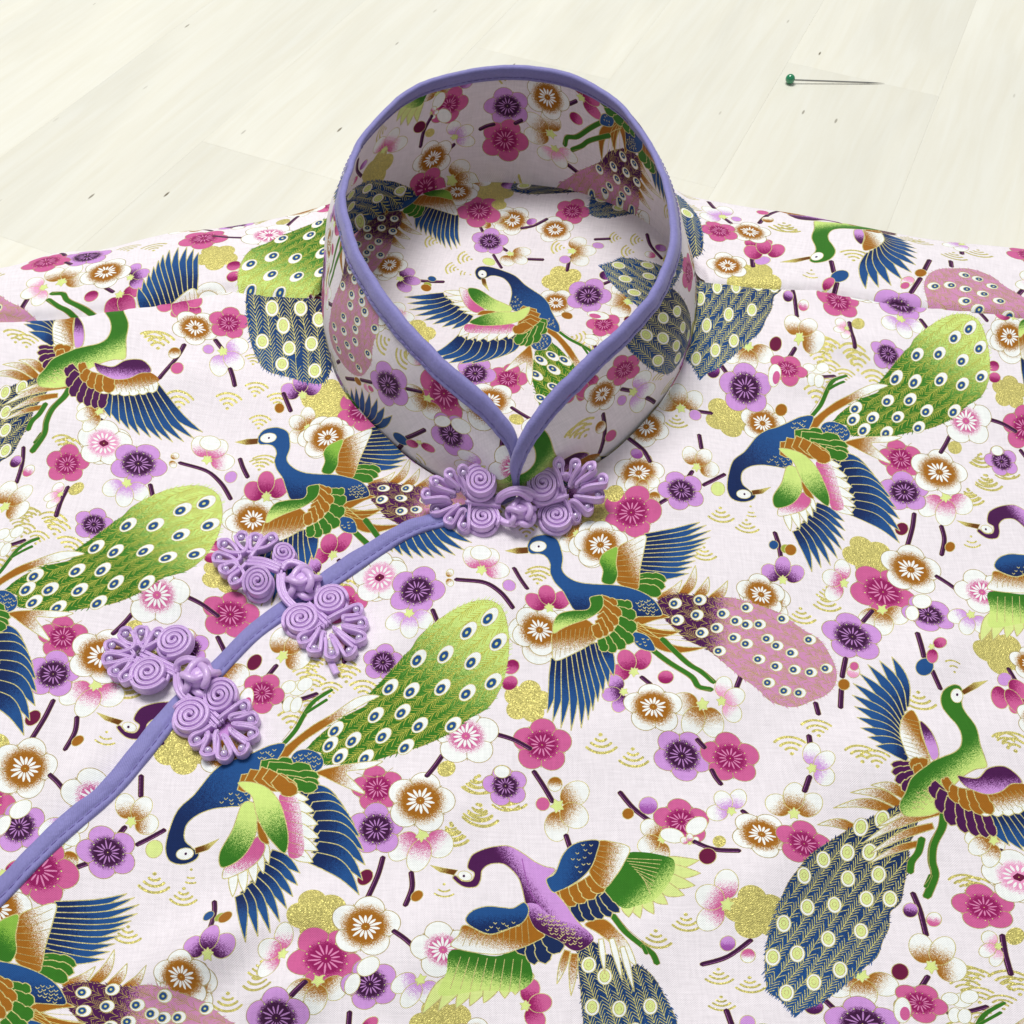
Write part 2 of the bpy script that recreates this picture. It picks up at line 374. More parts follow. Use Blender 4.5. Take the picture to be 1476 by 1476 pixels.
def bird_b():
    use('t12')
    flower('W',500,145,155,15); flower('W',150,640,160,60)
    side('M',195,440,100,100); 
    # crest feathers then train
    for b, t_ in [((830,465),(965,365)),((960,450),(1040,285)),((1050,460),(1115,350)),((1130,475),(1225,370))]:
        leaf(b, t_, 62, lambda a, c: lin(a, c, 'brown', 'white', .9), .12)
    tail([(830,475),(880,450),(950,440),(1100,462),(1230,462),(1330,480),(1476,520),(1560,560),(1660,630),(1760,690),(1820,780),(1855,870),(1845,950),(1790,1010),(1720,1040),(1610,1080),(1480,1050),(1400,980),(1300,910),(1200,820),(1110,745),(1000,690),(900,600),(850,540)],
         lin((1080,570),(1260,600),'purple','pinkt',.9),
         [(920,490),(1060,475),(1045,555),(935,578),(1160,628),(1075,652),(1195,550),(1330,515),(1260,685),(1175,758),(1405,608),(1400,810),(1540,572),(1695,690),(1505,730),(1790,855),(1605,868),(1455,945),(1635,1000),(1590,770),(1500,850),(1330,610),(1450,690),(1330,720),(1270,590),(1700,880),(1550,990)],
         (.88,.42), gc='gold', d=(.5, .0), barb=32, step=13, lw=1.05, skip=.35, e=21)
    leaf((690,590),(900,560),60,'brown',-.1); leaf((700,600),(960,640),58,'brown',.1); leaf((710,600),(1110,735),60,'brown',.15)
    for k in range(4): line([(700,590+6*k),(820,600+22*k),(930+40*k,600+34*k)],1.3,'goldl')
    # legs
    thick([(860,680),(920,740),(1010,830),(1080,880),(1145,942)],26,'green'); thick([(800,735),(900,815),(1020,905),(1060,970),(1130,988)],26,'green')
    line([(880,675),(935,735),(1025,825),(1090,870),(1150,940)],1.2); line([(790,745),(885,825),(1005,915),(1050,985),(1130,992)],1.2)
    poly([(690,635),(760,650),(800,690),(815,742),(745,732),(700,695)],'blue'); scales((745,690),45,35,0,6,6)
    # far wing
    fan([(755,110),(750,140),(745,175),(740,215),(735,250),(728,285),(722,315)],[(1065,36),(1122,66),(1125,120),(1078,180),(1048,240),(1022,290),(1000,330)],'blue',1.6,.06,dark='dblue')
    fan([(710,345),(712,375),(705,400)],[(878,365),(872,400),(850,438)],'green',1.9,-.05,blunt=1)
    poly([(600,168),(680,125),(757,103),(750,180),(735,250),(725,300),(722,360),(705,405),(600,362),(590,260)], lin((620,270),(770,230),'brown','white',.9))
    for k in range(7): line([(598,185+28*k),(670,165+34*k),(745,125+42*k)],1.3)
    poly([(598,165),(550,175),(510,200),(495,240),(515,290),(510,352),(570,368),(598,320),(590,250)], lin((590,220),(510,300),'lgreen','green',.9))
    # body
    poly([(95,108),(130,86),(190,80),(250,105),(275,160),(285,210),(280,270),(310,312),(370,345),(450,360),(560,370),(640,385),(720,412),(790,452),(838,505),(852,550),(770,552),(700,550),(600,540),(480,530),(400,520),(350,508),(318,460),(285,400),(240,350),(212,290),(212,240),(190,200),(150,183),(100,182),(80,150)], lin((430,560),(450,370),'dblue','blue',.8))
    scales((770,500),75,45,25,18)
    ell((143,142),47,29,'white',-5); ell((146,142),6,6,'dpurple',0,0)
    poly([(84,146),(20,152),(-48,176),(20,188),(86,180)], lin((70,165),(-40,175),'dbrown','goldl',.6),1.2,False)
    # near wing
    fan([(240,795),(285,785),(325,770),(370,745),(410,720),(450,700),(490,690),(520,700)],[(195,1108),(250,1185),(345,1213),(412,1180),(472,1070),(508,1010),(545,945),(578,890)],'blue',1.5,-.04,dark='dblue')
    fan([(590,480),(600,520),(600,570),(585,610),(560,640),(530,660),(505,670)],[(685,495),(708,550),(712,620),(695,690),(645,725),(590,748),(535,745)],'green',1.45,.05,blunt=1)
    poly([(470,600),(492,650),(440,705),(340,765),(240,805),(222,730),(228,640),(300,600),(400,560)], lin((340,640),(370,780),'brown','white',.9))
    for k in range(9): line([(250+27*k,640-5*k),(250+25*k,700),(238+29*k,800-14*k)],1.2)
    fan([(500,445),(505,465),(505,500),(500,530),(490,560),(470,590)],[(600,480),(625,540),(605,590),(575,630),(540,655),(505,668)],'brown',1.6,.05,blunt=1)
    poly([(440,440),(475,428),(512,432),(515,490),(475,532),(420,562),(340,592),(280,622),(232,652),(228,600),(260,540),(330,515),(420,508),(445,480)], lin((330,520),(350,610),'green','ygreen',.9))

def bird_c():
    use('t13')
    side('B', 1240, 1860, 105, 200)
    # train
    Y = 1420
    t_ = [(760,230),(850,290),(865,350),(830,430),(832,520),(812,650),(790,750),(730,810),(720,900),(680,980),(640,1080),(560,1150),(480,1220),(400,1290),(300,1360),(200,1400),(160,1432),(120,1390),(60,1330),(0,1280),(-15,1100),(5,960),(40,850),(100,700),(160,610),(250,500),(370,410),(500,330),(600,280),(700,240)]
    e_ = [(668,290),(548,330),(475,470),(605,465),(330,520),(210,625),(480,620),(662,590),(590,735),(730,730),(395,780),(230,805),(90,905),(550,930),(352,985),(170,1075),(30,1095),(418,1165),(265,1240),(108,1300)]
    use('t23')
    for b, q in [((790,170),(590,112)),((760,215),(478,148)),((720,245),(385,228)),((520,340),(295,322))]: leaf(b, q, 58, lambda a, c: lin(a, c, 'brown', 'white', .9), .1)
    tail(t_, lin((600,300),(100,1300),'navy','blue',1.6), e_, (-.58,.81), gc='goldl', light=True, d=(0,1), e=25, barb=46, step=22, lw=1.35, skip=.08)
    for b, q, k in [((1000,240),(640,330),50),((1000,250),(560,420),60),((960,330),(600,480),50),((900,420),(600,530),44)]: leaf(b, q, k, lambda a, c: lin(a, c, 'brown', 'white', .8), .06)
    thick([(900,400),(885,470),(850,520),(845,575)],26,'green')
    thick([(1015,270),(1010,340),(968,430),(965,520),(985,600),(945,715)],30,'green'); thick([(960,600),(935,660)],14,'green')
    line([(985,340),(950,430),(948,520),(965,590),(930,650)],1.2)
    # far wing
    use('t13')
    fan([(785,1085),(775,1110),(762,1140),(752,1175),(745,1210),(745,1250),(755,1310),(795,1385)],[(712,793),(638,812),(566,838),(500,928),(486,988),(504,1103),(528,1213),(608,1322)],'blue',1.5,.08,dark='dblue')
    fan([(840,1430),(840,1450),(845,1475),(850,1500)],[(695,1425),(700,1465),(722,1510),(765,1558)],'purple',1.6,.0,blunt=1)
    poly([(825,1100),(860,1160),(872,1250),(900,1330),(920,1412),(860,1400),(800,1392),(765,1320),(748,1240),(768,1150)], lin((750,1250),(860,1230),'white','brown',.9))
    for k in range(10): line([(770,1150+24*k),(860,1175+24*k)],1.3)
    fan([(910,1420),(880,1440)],[(800,1420),(830,1470)],'brown',1.6,blunt=1)
    poly([(868,1170),(920,1215),(960,1300),(972,1375),(935,1395),(905,1340),(885,1280)], lin((890,1200),(940,1330),'purple','lilac',.9))
    # body
    poly([(1060,958),(1010,985),(990,1030),(1000,1085),(1040,1142),(1080,1190),(1105,1250),(1100,1312),(1060,1350),(1000,1375),(940,1402),(900,1430),(840,1475),(810,1510),(790,1570),(760,1635),(790,1690),(860,1700),(950,1690),(1030,1650),(1010,1600),(1060,1540),(1120,1480),(1190,1440),(1255,1425),(1242,1370),(1215,1300),(1190,1200),(1130,1110),(1112,1060),(1118,1000),(1100,965)], lin((1060,1330),(1200,1440),'green','ygreen',.9))
    scales((900,1600),90,60,-40,18,8)
    ell((1083,1018),35,40,'white',-15); ell((1085,1012),7,8,'dpurple',0,0)
    poly([(1108,990),(1180,942),(1262,928),(1200,972),(1125,1012)], lin((1110,1000),(1250,935),'dbrown','goldl',.6),1.2,False)
    # near wing (seen whole on the upper left of the blouse)
    use('t00', True)
    fan([(615,650),(650,650),(700,650),(750,650),(800,640),(850,630),(890,620)],[(630,797),(740,862),(815,893),(885,897),(965,912),(1070,897),(1150,845)],'blue',1.45,.08,dark='dblue',rev=True)
    fan([(425,490),(440,520),(465,555),(495,580),(525,605),(560,625),(595,635)],[(365,540),(378,610),(402,670),(452,712),(495,735),(540,748),(578,748)],'purple',1.5,.0,blunt=1)
    fan([(590,580),(640,590),(690,590),(740,590),(790,585),(830,580)],[(620,650),(680,655),(735,660),(790,655),(845,650),(900,640)],'white',1.6,blunt=1)
    poly([(600,545),(700,560),(800,530),(860,535),(912,580),(900,600),(820,622),(700,640),(640,630)], lin((760,560),(770,650),'brown','white',.9),0)
    for k in range(10): line([(615+27*k,560),(640+27*k,640)],1.2)
    fan([(490,490),(510,510),(540,520),(575,530),(610,535)],[(440,510),(465,575),(515,620),(565,645),(620,650)],'brown',1.7,.0,blunt=1)
    poly([(530,462),(580,475),(640,482),(710,448),(800,448),(850,488),(862,532),(800,530),(730,555),(650,560),(580,532),(545,505)], lin((690,470),(690,560),'purple','lilac',.9))

def bird_d():
    use('t01', True)
    tail([(-55,60),(80,20),(250,10),(400,20),(450,100),(445,300),(430,500),(380,590),(280,585),(180,555),(60,520),(0,450),(-50,300)], lin((300,200),(0,400),'navy','blue',1.6),
         [(85,165),(250,165),(355,225),(148,255),(25,340),(310,360),(180,380),(140,475),(330,520)], (.1,.99), gc='goldl', light=True, d=(0,1), e=22, barb=46, step=22, lw=1.35, skip=.08)
    use('t22')
    # left wing fringe and green
    for b, q in [((-330,1220),(-520,1440)),((-280,1230),(-430,1420)),((-220,1240),(-330,1400)),((-160,1240),(-250,1380)),((-100,1240),(-170,1360)),((-40,1230),(-50,1330)),((20,1220),(10,1310)),((80,1190),(90,1250))]:
        leaf(b, q, 85, 'yb', .05)
    poly([(-345,1075),(-100,1095),(40,1040),(95,1130),(105,1230),(20,1290),(-180,1290),(-420,1330),(-380,1200)], lin((-100,1130),(-140,1290),'green','ygreen',.9),0)
    for k in range(8): line([(-300+50*k,1110),(-360+56*k,1290)],1.5,'fline')
    # train
    tail([(370,1060),(450,1010),(530,1090),(600,1110),(650,1190),(705,1150),(800,1210),(880,1340),(940,1476),(900,1580),(700,1600),(520,1580),(410,1500),(400,1450),(385,1300)], lin((500,1000),(700,1700),'navy','blue',1.6),
         [(430,1150),(520,1220),(450,1390),(605,1400),(785,1380),(530,1530),(700,1520)], (.35,.93), gc='goldl', light=True, d=(0,1), e=24, barb=46, step=22, lw=1.35, skip=.08)
    poly([(410,905),(520,880),(600,960),(660,1040),(700,1150),(640,1110),(560,1030),(480,960)], lin((500,920),(660,1100),'brown','white',.9))
    leaf((310,1060),(250,1250),50,lambda a, c: lin(a, c, 'brown', 'white', .9)); leaf((350,1080),(330,1320),55,lambda a, c: lin(a, c, 'brown', 'white', 1.4)); leaf((500,1000),(520,1200),36,'white'); leaf((560,1000),(620,1240),40,'white'); leaf((620,1050),(690,1300),40,'white')
    thick([(570,860),(640,960),(730,1035),(795,1080),(822,1132)],24,'green'); thick([(740,1040),(760,1080)],16,'green'); line([(585,850),(655,945),(745,1020),(800,1065)],1.2)
    # right wing
    for b, q in [((860,550),(1062,548)),((880,590),(1070,622)),((870,640),(1040,690)),((840,680),(980,742)),((800,720),(885,792)),((750,740),(805,852)),((700,760),(725,878)),((660,780),(660,872))]: leaf(b, q, 80, 'yb', .05)
    poly([(650,498),(730,488),(850,512),(920,545),(910,640),(820,760),(720,800),(620,812),(500,690),(590,600)], lin((740,620),(880,730),'green','ygreen',.9),0)
    for k in range(9): line([(640+14*k,520+16*k),(850-8*k,540+24*k)],1.5,'fline')
    fan([(300,790),(350,775),(400,755),(450,735),(490,720),(510,725)],[(355,885),(405,892),(460,888),(510,880),(560,870),(608,842)],'navy',1.5,.05,blunt=1)
    fan([(235,705),(290,690),(345,668),(395,640),(440,610)],[(305,800),(355,795),(410,778),(465,755),(520,715)],'brown',1.5,.05,blunt=1)
    poly([(490,418),(570,422),(668,460),(640,540),(590,620),(520,690),(440,600),(470,510)], lin((490,540),(640,570),'brown','white',.9))
    for k in range(6): line([(485-5*k,440+28*k),(640-22*k,455+38*k)],1.2)
    # left wing
    fan([(50,950),(100,940),(150,940),(190,955)],[(60,1085),(120,1140),(185,1135),(270,1070)],'navy',1.6,.0,blunt=1)
    poly([(-275,930),(-140,975),(0,925),(95,850),(130,930),(180,970),(120,1010),(40,1045),(-100,1085),(-345,1060),(-310,990)], lin((-80,960),(-110,1090),'brown','white',.9))
    for k in range(11): line([(-250+33*k,950-3*k+ (0 if k<6 else -10*(k-6))),(-290+38*k,1050-4*k)],1.2)
    # body
    poly([(-262,590),(-240,520),(-180,480),(-100,455),(-20,450),(60,490),(120,532),(180,560),(242,580),(190,650),(240,712),(300,782),(352,862),(400,922),(455,985),(440,1025),(380,1062),(325,1050),(265,1000),(200,970),(130,930),(95,870),(70,790),(50,700),(30,640),(-10,590),(-60,557),(-130,562),(-178,600),(-188,660),(-215,702),(-285,704),(-345,660),(-330,640),(-290,670),(-240,665),(-225,620)], lin((190,720),(70,780),'lilac','purple',.9))
    poly([(75,790),(140,790),(210,850),(300,890),(395,920),(455,985),(440,1025),(380,1062),(325,1050),(265,1000),(200,970),(130,930),(95,870)], lin((290,850),(230,960),'lilac','purple',1.0),0)
    scales((270,935),190,58,36,46,10); line([(50,520),(75,640),(110,740),(170,820)],1.6,'violet',0)
    ell((-277,640),40,28,'white',10); ell((-283,641),7,8,'dpurple',0,0)
    poly([(-475,583),(-400,598),(-318,608),(-340,640),(-420,622)], lin((-330,625),(-470,590),'dbrown','goldl',.6),1.2,False)
    poly([(190,640),(240,600),(280,500),(330,440),(400,412),(492,412),(482,480),(452,560),(400,622),(330,672),(270,702),(225,712)], lin((280,520),(460,560),'blue','dblue',.9)); scales((400,500),70,110,20,12)
    poly([(-272,895),(-230,840),(-150,812),(-60,815),(0,815),(62,780),(88,830),(50,900),(-50,945),(-140,972),(-240,935)], lin((-80,830),(-60,950),'blue','dblue',.9)); scales((-60,920),120,35,-10,10)

def blossoms():
    use('t02')
    flower('W',715,1155,145,80); side('B',735,1235,75,270,3,False)
    flower('W',1440,815,130,10); side('B',950,690,105,100)
    branch((1025,765),(1140,770)); bud('lilac',1045,792,36)
    side('B',1350,470,110,270); branch((1185,495),(1222,545)); bud('violet',1150,540,38,'purple'); 
    branch((1065,925),(1075,1010)); side('B',1080,1075,90,55); branch((1000,1180),(1020,1150)); branch((1090,1220),(1140,1195),(1205,1160)); bud('yb',1170,1240,40)
    branch((810,1350),(885,1312)); bud('brown',800,1310,36,'white')
    flower('P',675,1370,168,72); flower('V',958,1262,135,40)
    flower('K' if False else 'V',1335,630,150,20)
    gbud(580,1260,50); gbud(490,1400,38)
    use('t03')
    side('K',1025,1340,115,270); branch((1003,1430),(1022,1500),(1010,1580))
    flower('P',770,1040,125,30); flower('V',795,1220,135,90); flower('W',990,1118,158,5); gbud(1085,965,42); bud('dmag',780,1430,38)
    flower('W',1415,345,145); bud('magenta',1305,500,34,'pink'); bud('pink',1310,570,34,'magenta')
    bud('brown',85,745,34); ell((290,530),45,36,'white'); ell((240,520),36,30,'white'); ell((320,515),38,32,'white'); branch((230,590),(310,585),(385,568))
    use('t13')
    branch((40,85),(60,150),(75,235)); bud('blue',32,155,28); bud('olive',100,175,26); bud('brown',130,180,34)
    side('V',85,290,95,90); branch((65,395),(50,430)); flower('W',-15,470,150,20); bud('purple',20,540,40)
    side('K',385,335,95,160); flower('P',672,400,188,50); flower('W',835,265,168,80); branch((985,305),(1045,345),(1105,392))
    side('B',670,580,110,275); branch((605,515),(550,580)); flower('K',1240,405,145,30)
    flower('V',925,540,140,35); ell((895,455),55,45,'white'); ell((835,530),38,48,'white')
    flower('V',490,668,168,90); branch((450,795),(435,870),(430,900)); branch((425,975),(418,1080)); bud('white',495,870,38,'lpink'); bud('pink',500,838,26,'pink'); bud('brown',440,945,34)
    branch((855,665),(885,810)); branch((935,890),(985,980)); bud('blue',890,865,50); side('P',965,775,65,330,2); side('L',1150,600,95,250)
    branch((1385,860),(1440,960)); bud('lilac',1360,920,42); side('M',1425,1065,80,250); flower('W',1510,830,110)
    branch((275,1060),(290,1120)); branch((235,1250),(248,1345)); side('L',310,1400,100,30); bud('lpink',1300,0,0.1)
    bud('brown',1055,145,28)
    use('t12')
    branch((5,285),(40,350),(78,405)); 
    side('P',660,805,105,120); branch((740,900),(785,945)); side('V',575,1000,90,190); bud('pink',875,905,45,'magenta')
    side('B',1040,1150,130,240,3,True); flower('W',800,1090,168,90); branch((1305,905),(1280,970)); side('W',1255,1030,100,20)
    flower('P',165,1290,170,85); flower('V',970,1350,168,55); flower('P',1250,1360,170,90); flower('W',1420,440,140,90); branch((1060,1262),(1100,1300))
    use('t22')
    branch((120,20),(175,100),(225,182)); bud('brown',240,88,42,'white'); bud('pink',170,198,40); side('B',335,255,140,330); branch((305,380),(325,442))
    branch((615,145),(690,235),(775,305)); bud('brown',660,265,33)
    side('B',790,440,105,200); flower('P',965,320,160,90); bud('lilac',775,222,54,'violet'); ell((910,400),70,42,'white',15); ell((1050,345),68,48,'white',-35); side('K',1010,420,40,90,3); 
    branch((1040,440),(1150,487),(1285,500)); gbud(1178,440,38); bud('dmag',1110,525,50); 
    side('L',1215,200,100,125); branch((1320,255),(1352,285)); branch((1145,10),(1165,50),(1195,90)); flower('W',1420,400,172,55); side('K',1140,765,135,155)
    branch((1090,1130),(1230,1090),(1360,1000)); bud('lilac',1232,1015,45,'violet'); bud('pink',1348,1085,42,'white'); side('M',140,1360,110,10,3); branch((1225,1400),(1260,1500)); bud('lilac',1345,1470,45)
    use('t23')
    side('B',155,180,125,90); branch((240,60),(215,135)); flower('P',212,440,170,80)
    flower('D',1465,630,180,40); flower('P',1265,790,170,20); side('B',1250,440,90,250); branch((1350,475),(1325,495))
    branch((865,700),(905,800),(938,940)); bud('lilac',850,795,45,'purple'); bud('white',985,850,44,'pink'); side('B',1020,1050,145,55); branch((940,1190),(888,1270)); bud('dmag',775,1165,52)
    flower('P',890,1345,165,60); ell((785,1390),52,75,'white'); ell((800,1410),30,40,'pink',0,0); 
    branch((1370,955),(1390,1060),(1425,1172)); side('W',1300,1030,80,200); gbud(1440,960,52)
    ell((1100,1410),40,44,'white'); ell((1160,1415),42,44,'white')
    use('t11')
    flower('D',707,330,160,20); flower('V',922,418,162,70); side('B',1120,350,40,0,2,False); branch((1150,360),(1300,380),(1400,445),(1472,530)); side('K',1330,245,110,60,3); ell((1290,200),60,45,'white'); bud('lilac',1452,405,38); side('L',880,620,105,270)
    branch((1015,540),(1050,625))
    use('t21')
    flower('V',1430,100,130,30); ell((1410,20),45,35,'white'); 
    use('t00', True)
    side('P',1030,150,100,280,3,False); flower('W',1120,278,130,60); flower('P',1310,245,115,90); branch((1235,345),(1270,392)); branch((1055,378),(1005,470),(915,578)); bud('brown',1000,425,36,'white'); bud('pink',1020,525,38); bud('lilac',1195,402,32)
    side('L',1330,455,105,320); branch((1320,515),(1335,560),(1345,605))
    use('t01', True)
    flower('P',640,180,120,20); flower('W',810,260,125,50); branch((700,330),(760,400),(780,470)); bud('lilac',720,420,34,'violet')
    side('V',250,600,90,100); branch((150,650),(190,745)); bud('brown',125,728,28); side('B',240,820,85,150); flower('W',385,905,150,40)
def draw_print():
    waves(); blossoms_back(); blossoms(); bird_c(); bird_d(); bird_a(); bird_b()
draw_print()

# ------------------------------------------------------------------ helpers
col = scene.collection
def mesh_obj(name, verts, faces, mat, parent=None, uv=None, smooth_=True):
    me = bpy.data.meshes.new(name); me.from_pydata([tuple(map(float, v)) for v in verts], [], [tuple(map(int, f)) for f in faces])
    if uv is not None:
        lay = me.uv_layers.new(name='fabric'); idx = np.empty(len(me.loops), np.int32); me.loops.foreach_get('vertex_index', idx)
        lay.data.foreach_set('uv', np.asarray(uv, np.float32)[idx].ravel())
    me.update()
    if smooth_: me.polygons.foreach_set('use_smooth', [True]*len(me.polygons))
    o = bpy.data.objects.new(name, me); col.objects.link(o)
    if mat: me.materials.append(mat)
    if parent: o.parent = parent
    return o
def at(px, z=0.0):
    """point of the photograph -> metres on the plane z (metres)"""
    q = unproj(px, z / H) * H
    return q
def world_to_px(V):
    V = np.asarray(V, float); cp, sp = math.cos(PITCH), math.sin(PITCH)
    z = V[:, 2] - H; d = V[:, 1]*cp - z*sp; up = V[:, 1]*sp + z*cp
    return np.stack([738 + FPIX*V[:, 0]/d, 738 - FPIX*up/d], 1)
def lattice_uv(F): return F @ BI.T

# ------------------------------------------------------------------ materials
def new_mat(name):
    m = bpy.data.materials.new(name); m.use_nodes = True; nt = m.node_tree
    return m, nt, nt.nodes['Principled BSDF']
def N(nt, t, **kw):
    n = nt.nodes.new(t)
    for k, v in kw.items():
        if k.startswith('i_'): n.inputs[int(k[2:]) if k[2:].isdigit() else k[2:]].default_value = v
        else: setattr(n, k, v)
    return n
img = bpy.data.images.new('fabric_print', NT, NT, alpha=True); img.alpha_mode = 'CHANNEL_PACKED'
img.pixels.foreach_set(np.clip(IMG, 0, 1).ravel()); img.update(); img.pack()

def cotton_material():
    m, nt, b = new_mat('printed_cotton'); L = nt.links
    uv = N(nt, 'ShaderNodeUVMap', uv_map='fabric')
    ti = N(nt, 'ShaderNodeTexImage', image=img, interpolation='Linear', extension='REPEAT'); L.new(uv.outputs[0], ti.inputs[0])
    # weave: the lattice uv is turned back to millimetres of cloth
    comb = []
    sep = N(nt, 'ShaderNodeSeparateXYZ'); L.new(uv.outputs[0], sep.inputs[0])
    for r in range(2):
        a = N(nt, 'ShaderNodeMath', operation='MULTIPLY', i_1=float(BL[r, 0]*H*1000)); L.new(sep.outputs[0], a.inputs[0])
        c = N(nt, 'ShaderNodeMath', operation='MULTIPLY_ADD', i_1=float(BL[r, 1]*H*1000)); L.new(sep.outputs[1], c.inputs[0]); L.new(a.outputs[0], c.inputs[2])
        comb.append(c)
    cx = N(nt, 'ShaderNodeCombineXYZ'); L.new(comb[0].outputs[0], cx.inputs[0]); L.new(comb[1].outputs[0], cx.inputs[1])
    waves_ = []
    for ax, r in (('X', 0), ('Y', 1)):
        s = N(nt, 'ShaderNodeMath', operation='MULTIPLY', i_1=2*math.pi/.52); L.new(comb[r].outputs[0], s.inputs[0])
        sn = N(nt, 'ShaderNodeMath', operation='SINE'); L.new(s.outputs[0], sn.inputs[0]); waves_.append(sn)
    wv = N(nt, 'ShaderNodeMath', operation='MULTIPLY'); L.new(waves_[0].outputs[0], wv.inputs[0]); L.new(waves_[1].outputs[0], wv.inputs[1])
    slub = N(nt, 'ShaderNodeTexNoise'); slub.inputs['Scale'].default_value = 1.6; slub.inputs['Detail'].default_value = 3
    mp = N(nt, 'ShaderNodeMapping'); mp.inputs['Scale'].default_value = (1.0, .12, 1); L.new(cx.outputs[0], mp.inputs[0]); L.new(mp.outputs[0], slub.inputs[0])
    slub2 = N(nt, 'ShaderNodeTexNoise'); slub2.inputs['Scale'].default_value = 1.6; slub2.inputs['Detail'].default_value = 3
    mp2 = N(nt, 'ShaderNodeMapping'); mp2.inputs['Scale'].default_value = (.12, 1.0, 1); L.new(cx.outputs[0], mp2.inputs[0]); L.new(mp2.outputs[0], slub2.inputs[0])
    sadd = N(nt, 'ShaderNodeMath', operation='ADD'); L.new(slub.outputs[0], sadd.inputs[0]); L.new(slub2.outputs[0], sadd.inputs[1])
    hgt = N(nt, 'ShaderNodeMath', operation='MULTIPLY_ADD', i_1=.5); L.new(wv.outputs[0], hgt.inputs[0]); L.new(sadd.outputs[0], hgt.inputs[2])
    # thread to thread colour variation
    mr = N(nt, 'ShaderNodeMapRange'); mr.inputs[1].default_value = -.1; mr.inputs[2].default_value = 1.7; mr.inputs[3].default_value = .74; mr.inputs[4].default_value = 1.13
    L.new(hgt.outputs[0], mr.inputs[0])
    mul = N(nt, 'ShaderNodeVectorMath', operation='SCALE'); L.new(ti.outputs[0], mul.inputs[0]); L.new(mr.outputs[0], mul.inputs['Scale'])
    L.new(mul.outputs[0], b.inputs['Base Color'])
    bp = N(nt, 'ShaderNodeBump'); bp.inputs['Strength'].default_value = .55; bp.inputs['Distance'].default_value = .00012
    L.new(hgt.outputs[0], bp.inputs['Height'])
    glit = N(nt, 'ShaderNodeTexVoronoi'); glit.inputs['Scale'].default_value = 3.2; L.new(cx.outputs[0], glit.inputs['Vector'])
    bp2 = N(nt, 'ShaderNodeBump'); bp2.inputs['Distance'].default_value = .0002
    gs = N(nt, 'ShaderNodeMath', operation='MULTIPLY', i_1=.7); L.new(ti.outputs[1], gs.inputs[0]); L.new(gs.outputs[0], bp2.inputs['Strength'])
    L.new(glit.outputs[0], bp2.inputs['Height']); L.new(bp.outputs[0], bp2.inputs['Normal']); L.new(bp2.outputs[0], b.inputs['Normal'])
    me_ = N(nt, 'ShaderNodeMath', operation='MULTIPLY', i_1=.32); L.new(ti.outputs[1], me_.inputs[0]); L.new(me_.outputs[0], b.inputs['Metallic'])
    ro = N(nt, 'ShaderNodeMapRange'); ro.inputs[3].default_value = .85; ro.inputs[4].default_value = .38; L.new(ti.outputs[1], ro.inputs[0]); L.new(ro.outputs[0], b.inputs['Roughness'])
    b.inputs['Specular IOR Level'].default_value = .25
    b.inputs['Sheen Weight'].default_value = .08
    return m
COTTON = cotton_material()
def textile(name, rgb, rough, scale, bump=.4, spec=.3, sheen=.2, dist=.0003, stretch=(1, 1, 1), var=.12):
    m, nt, b = new_mat(name); L = nt.links
    tc = N(nt, 'ShaderNodeTexCoord'); mp = N(nt, 'ShaderNodeMapping'); mp.inputs['Scale'].default_value = stretch; L.new(tc.outputs['Object'], mp.inputs[0])
    n = N(nt, 'ShaderNodeTexNoise'); n.inputs['Scale'].default_value = scale; n.inputs['Detail'].default_value = 4; L.new(mp.outputs[0], n.inputs[0])
    n2 = N(nt, 'ShaderNodeTexNoise'); n2.inputs['Scale'].default_value = 45; L.new(tc.outputs['Object'], n2.inputs[0])
    mx = N(nt, 'ShaderNodeMath', operation='ADD'); L.new(n.outputs[0], mx.inputs[0]); L.new(n2.outputs[0], mx.inputs[1])
    mr = N(nt, 'ShaderNodeMapRange'); mr.inputs[1].default_value = .6; mr.inputs[2].default_value = 1.4; mr.inputs[3].default_value = 1 - var; mr.inputs[4].default_value = 1 + var; L.new(mx.outputs[0], mr.inputs[0])
    c = N(nt, 'ShaderNodeRGB'); c.outputs[0].default_value = (*rgb, 1)
    s = N(nt, 'ShaderNodeVectorMath', operation='SCALE'); L.new(c.outputs[0], s.inputs[0]); L.new(mr.outputs[0], s.inputs['Scale']); L.new(s.outputs[0], b.inputs['Base Color'])
    bp = N(nt, 'ShaderNodeBump'); bp.inputs['Strength'].default_value = bump; bp.inputs['Distance'].default_value = dist; L.new(n.outputs[0], bp.inputs['Height']); L.new(bp.outputs[0], b.inputs['Normal'])
    b.inputs['Roughness'].default_value = rough; b.inputs['Specular IOR Level'].default_value = spec; b.inputs['Sheen Weight'].default_value = sheen
    return m
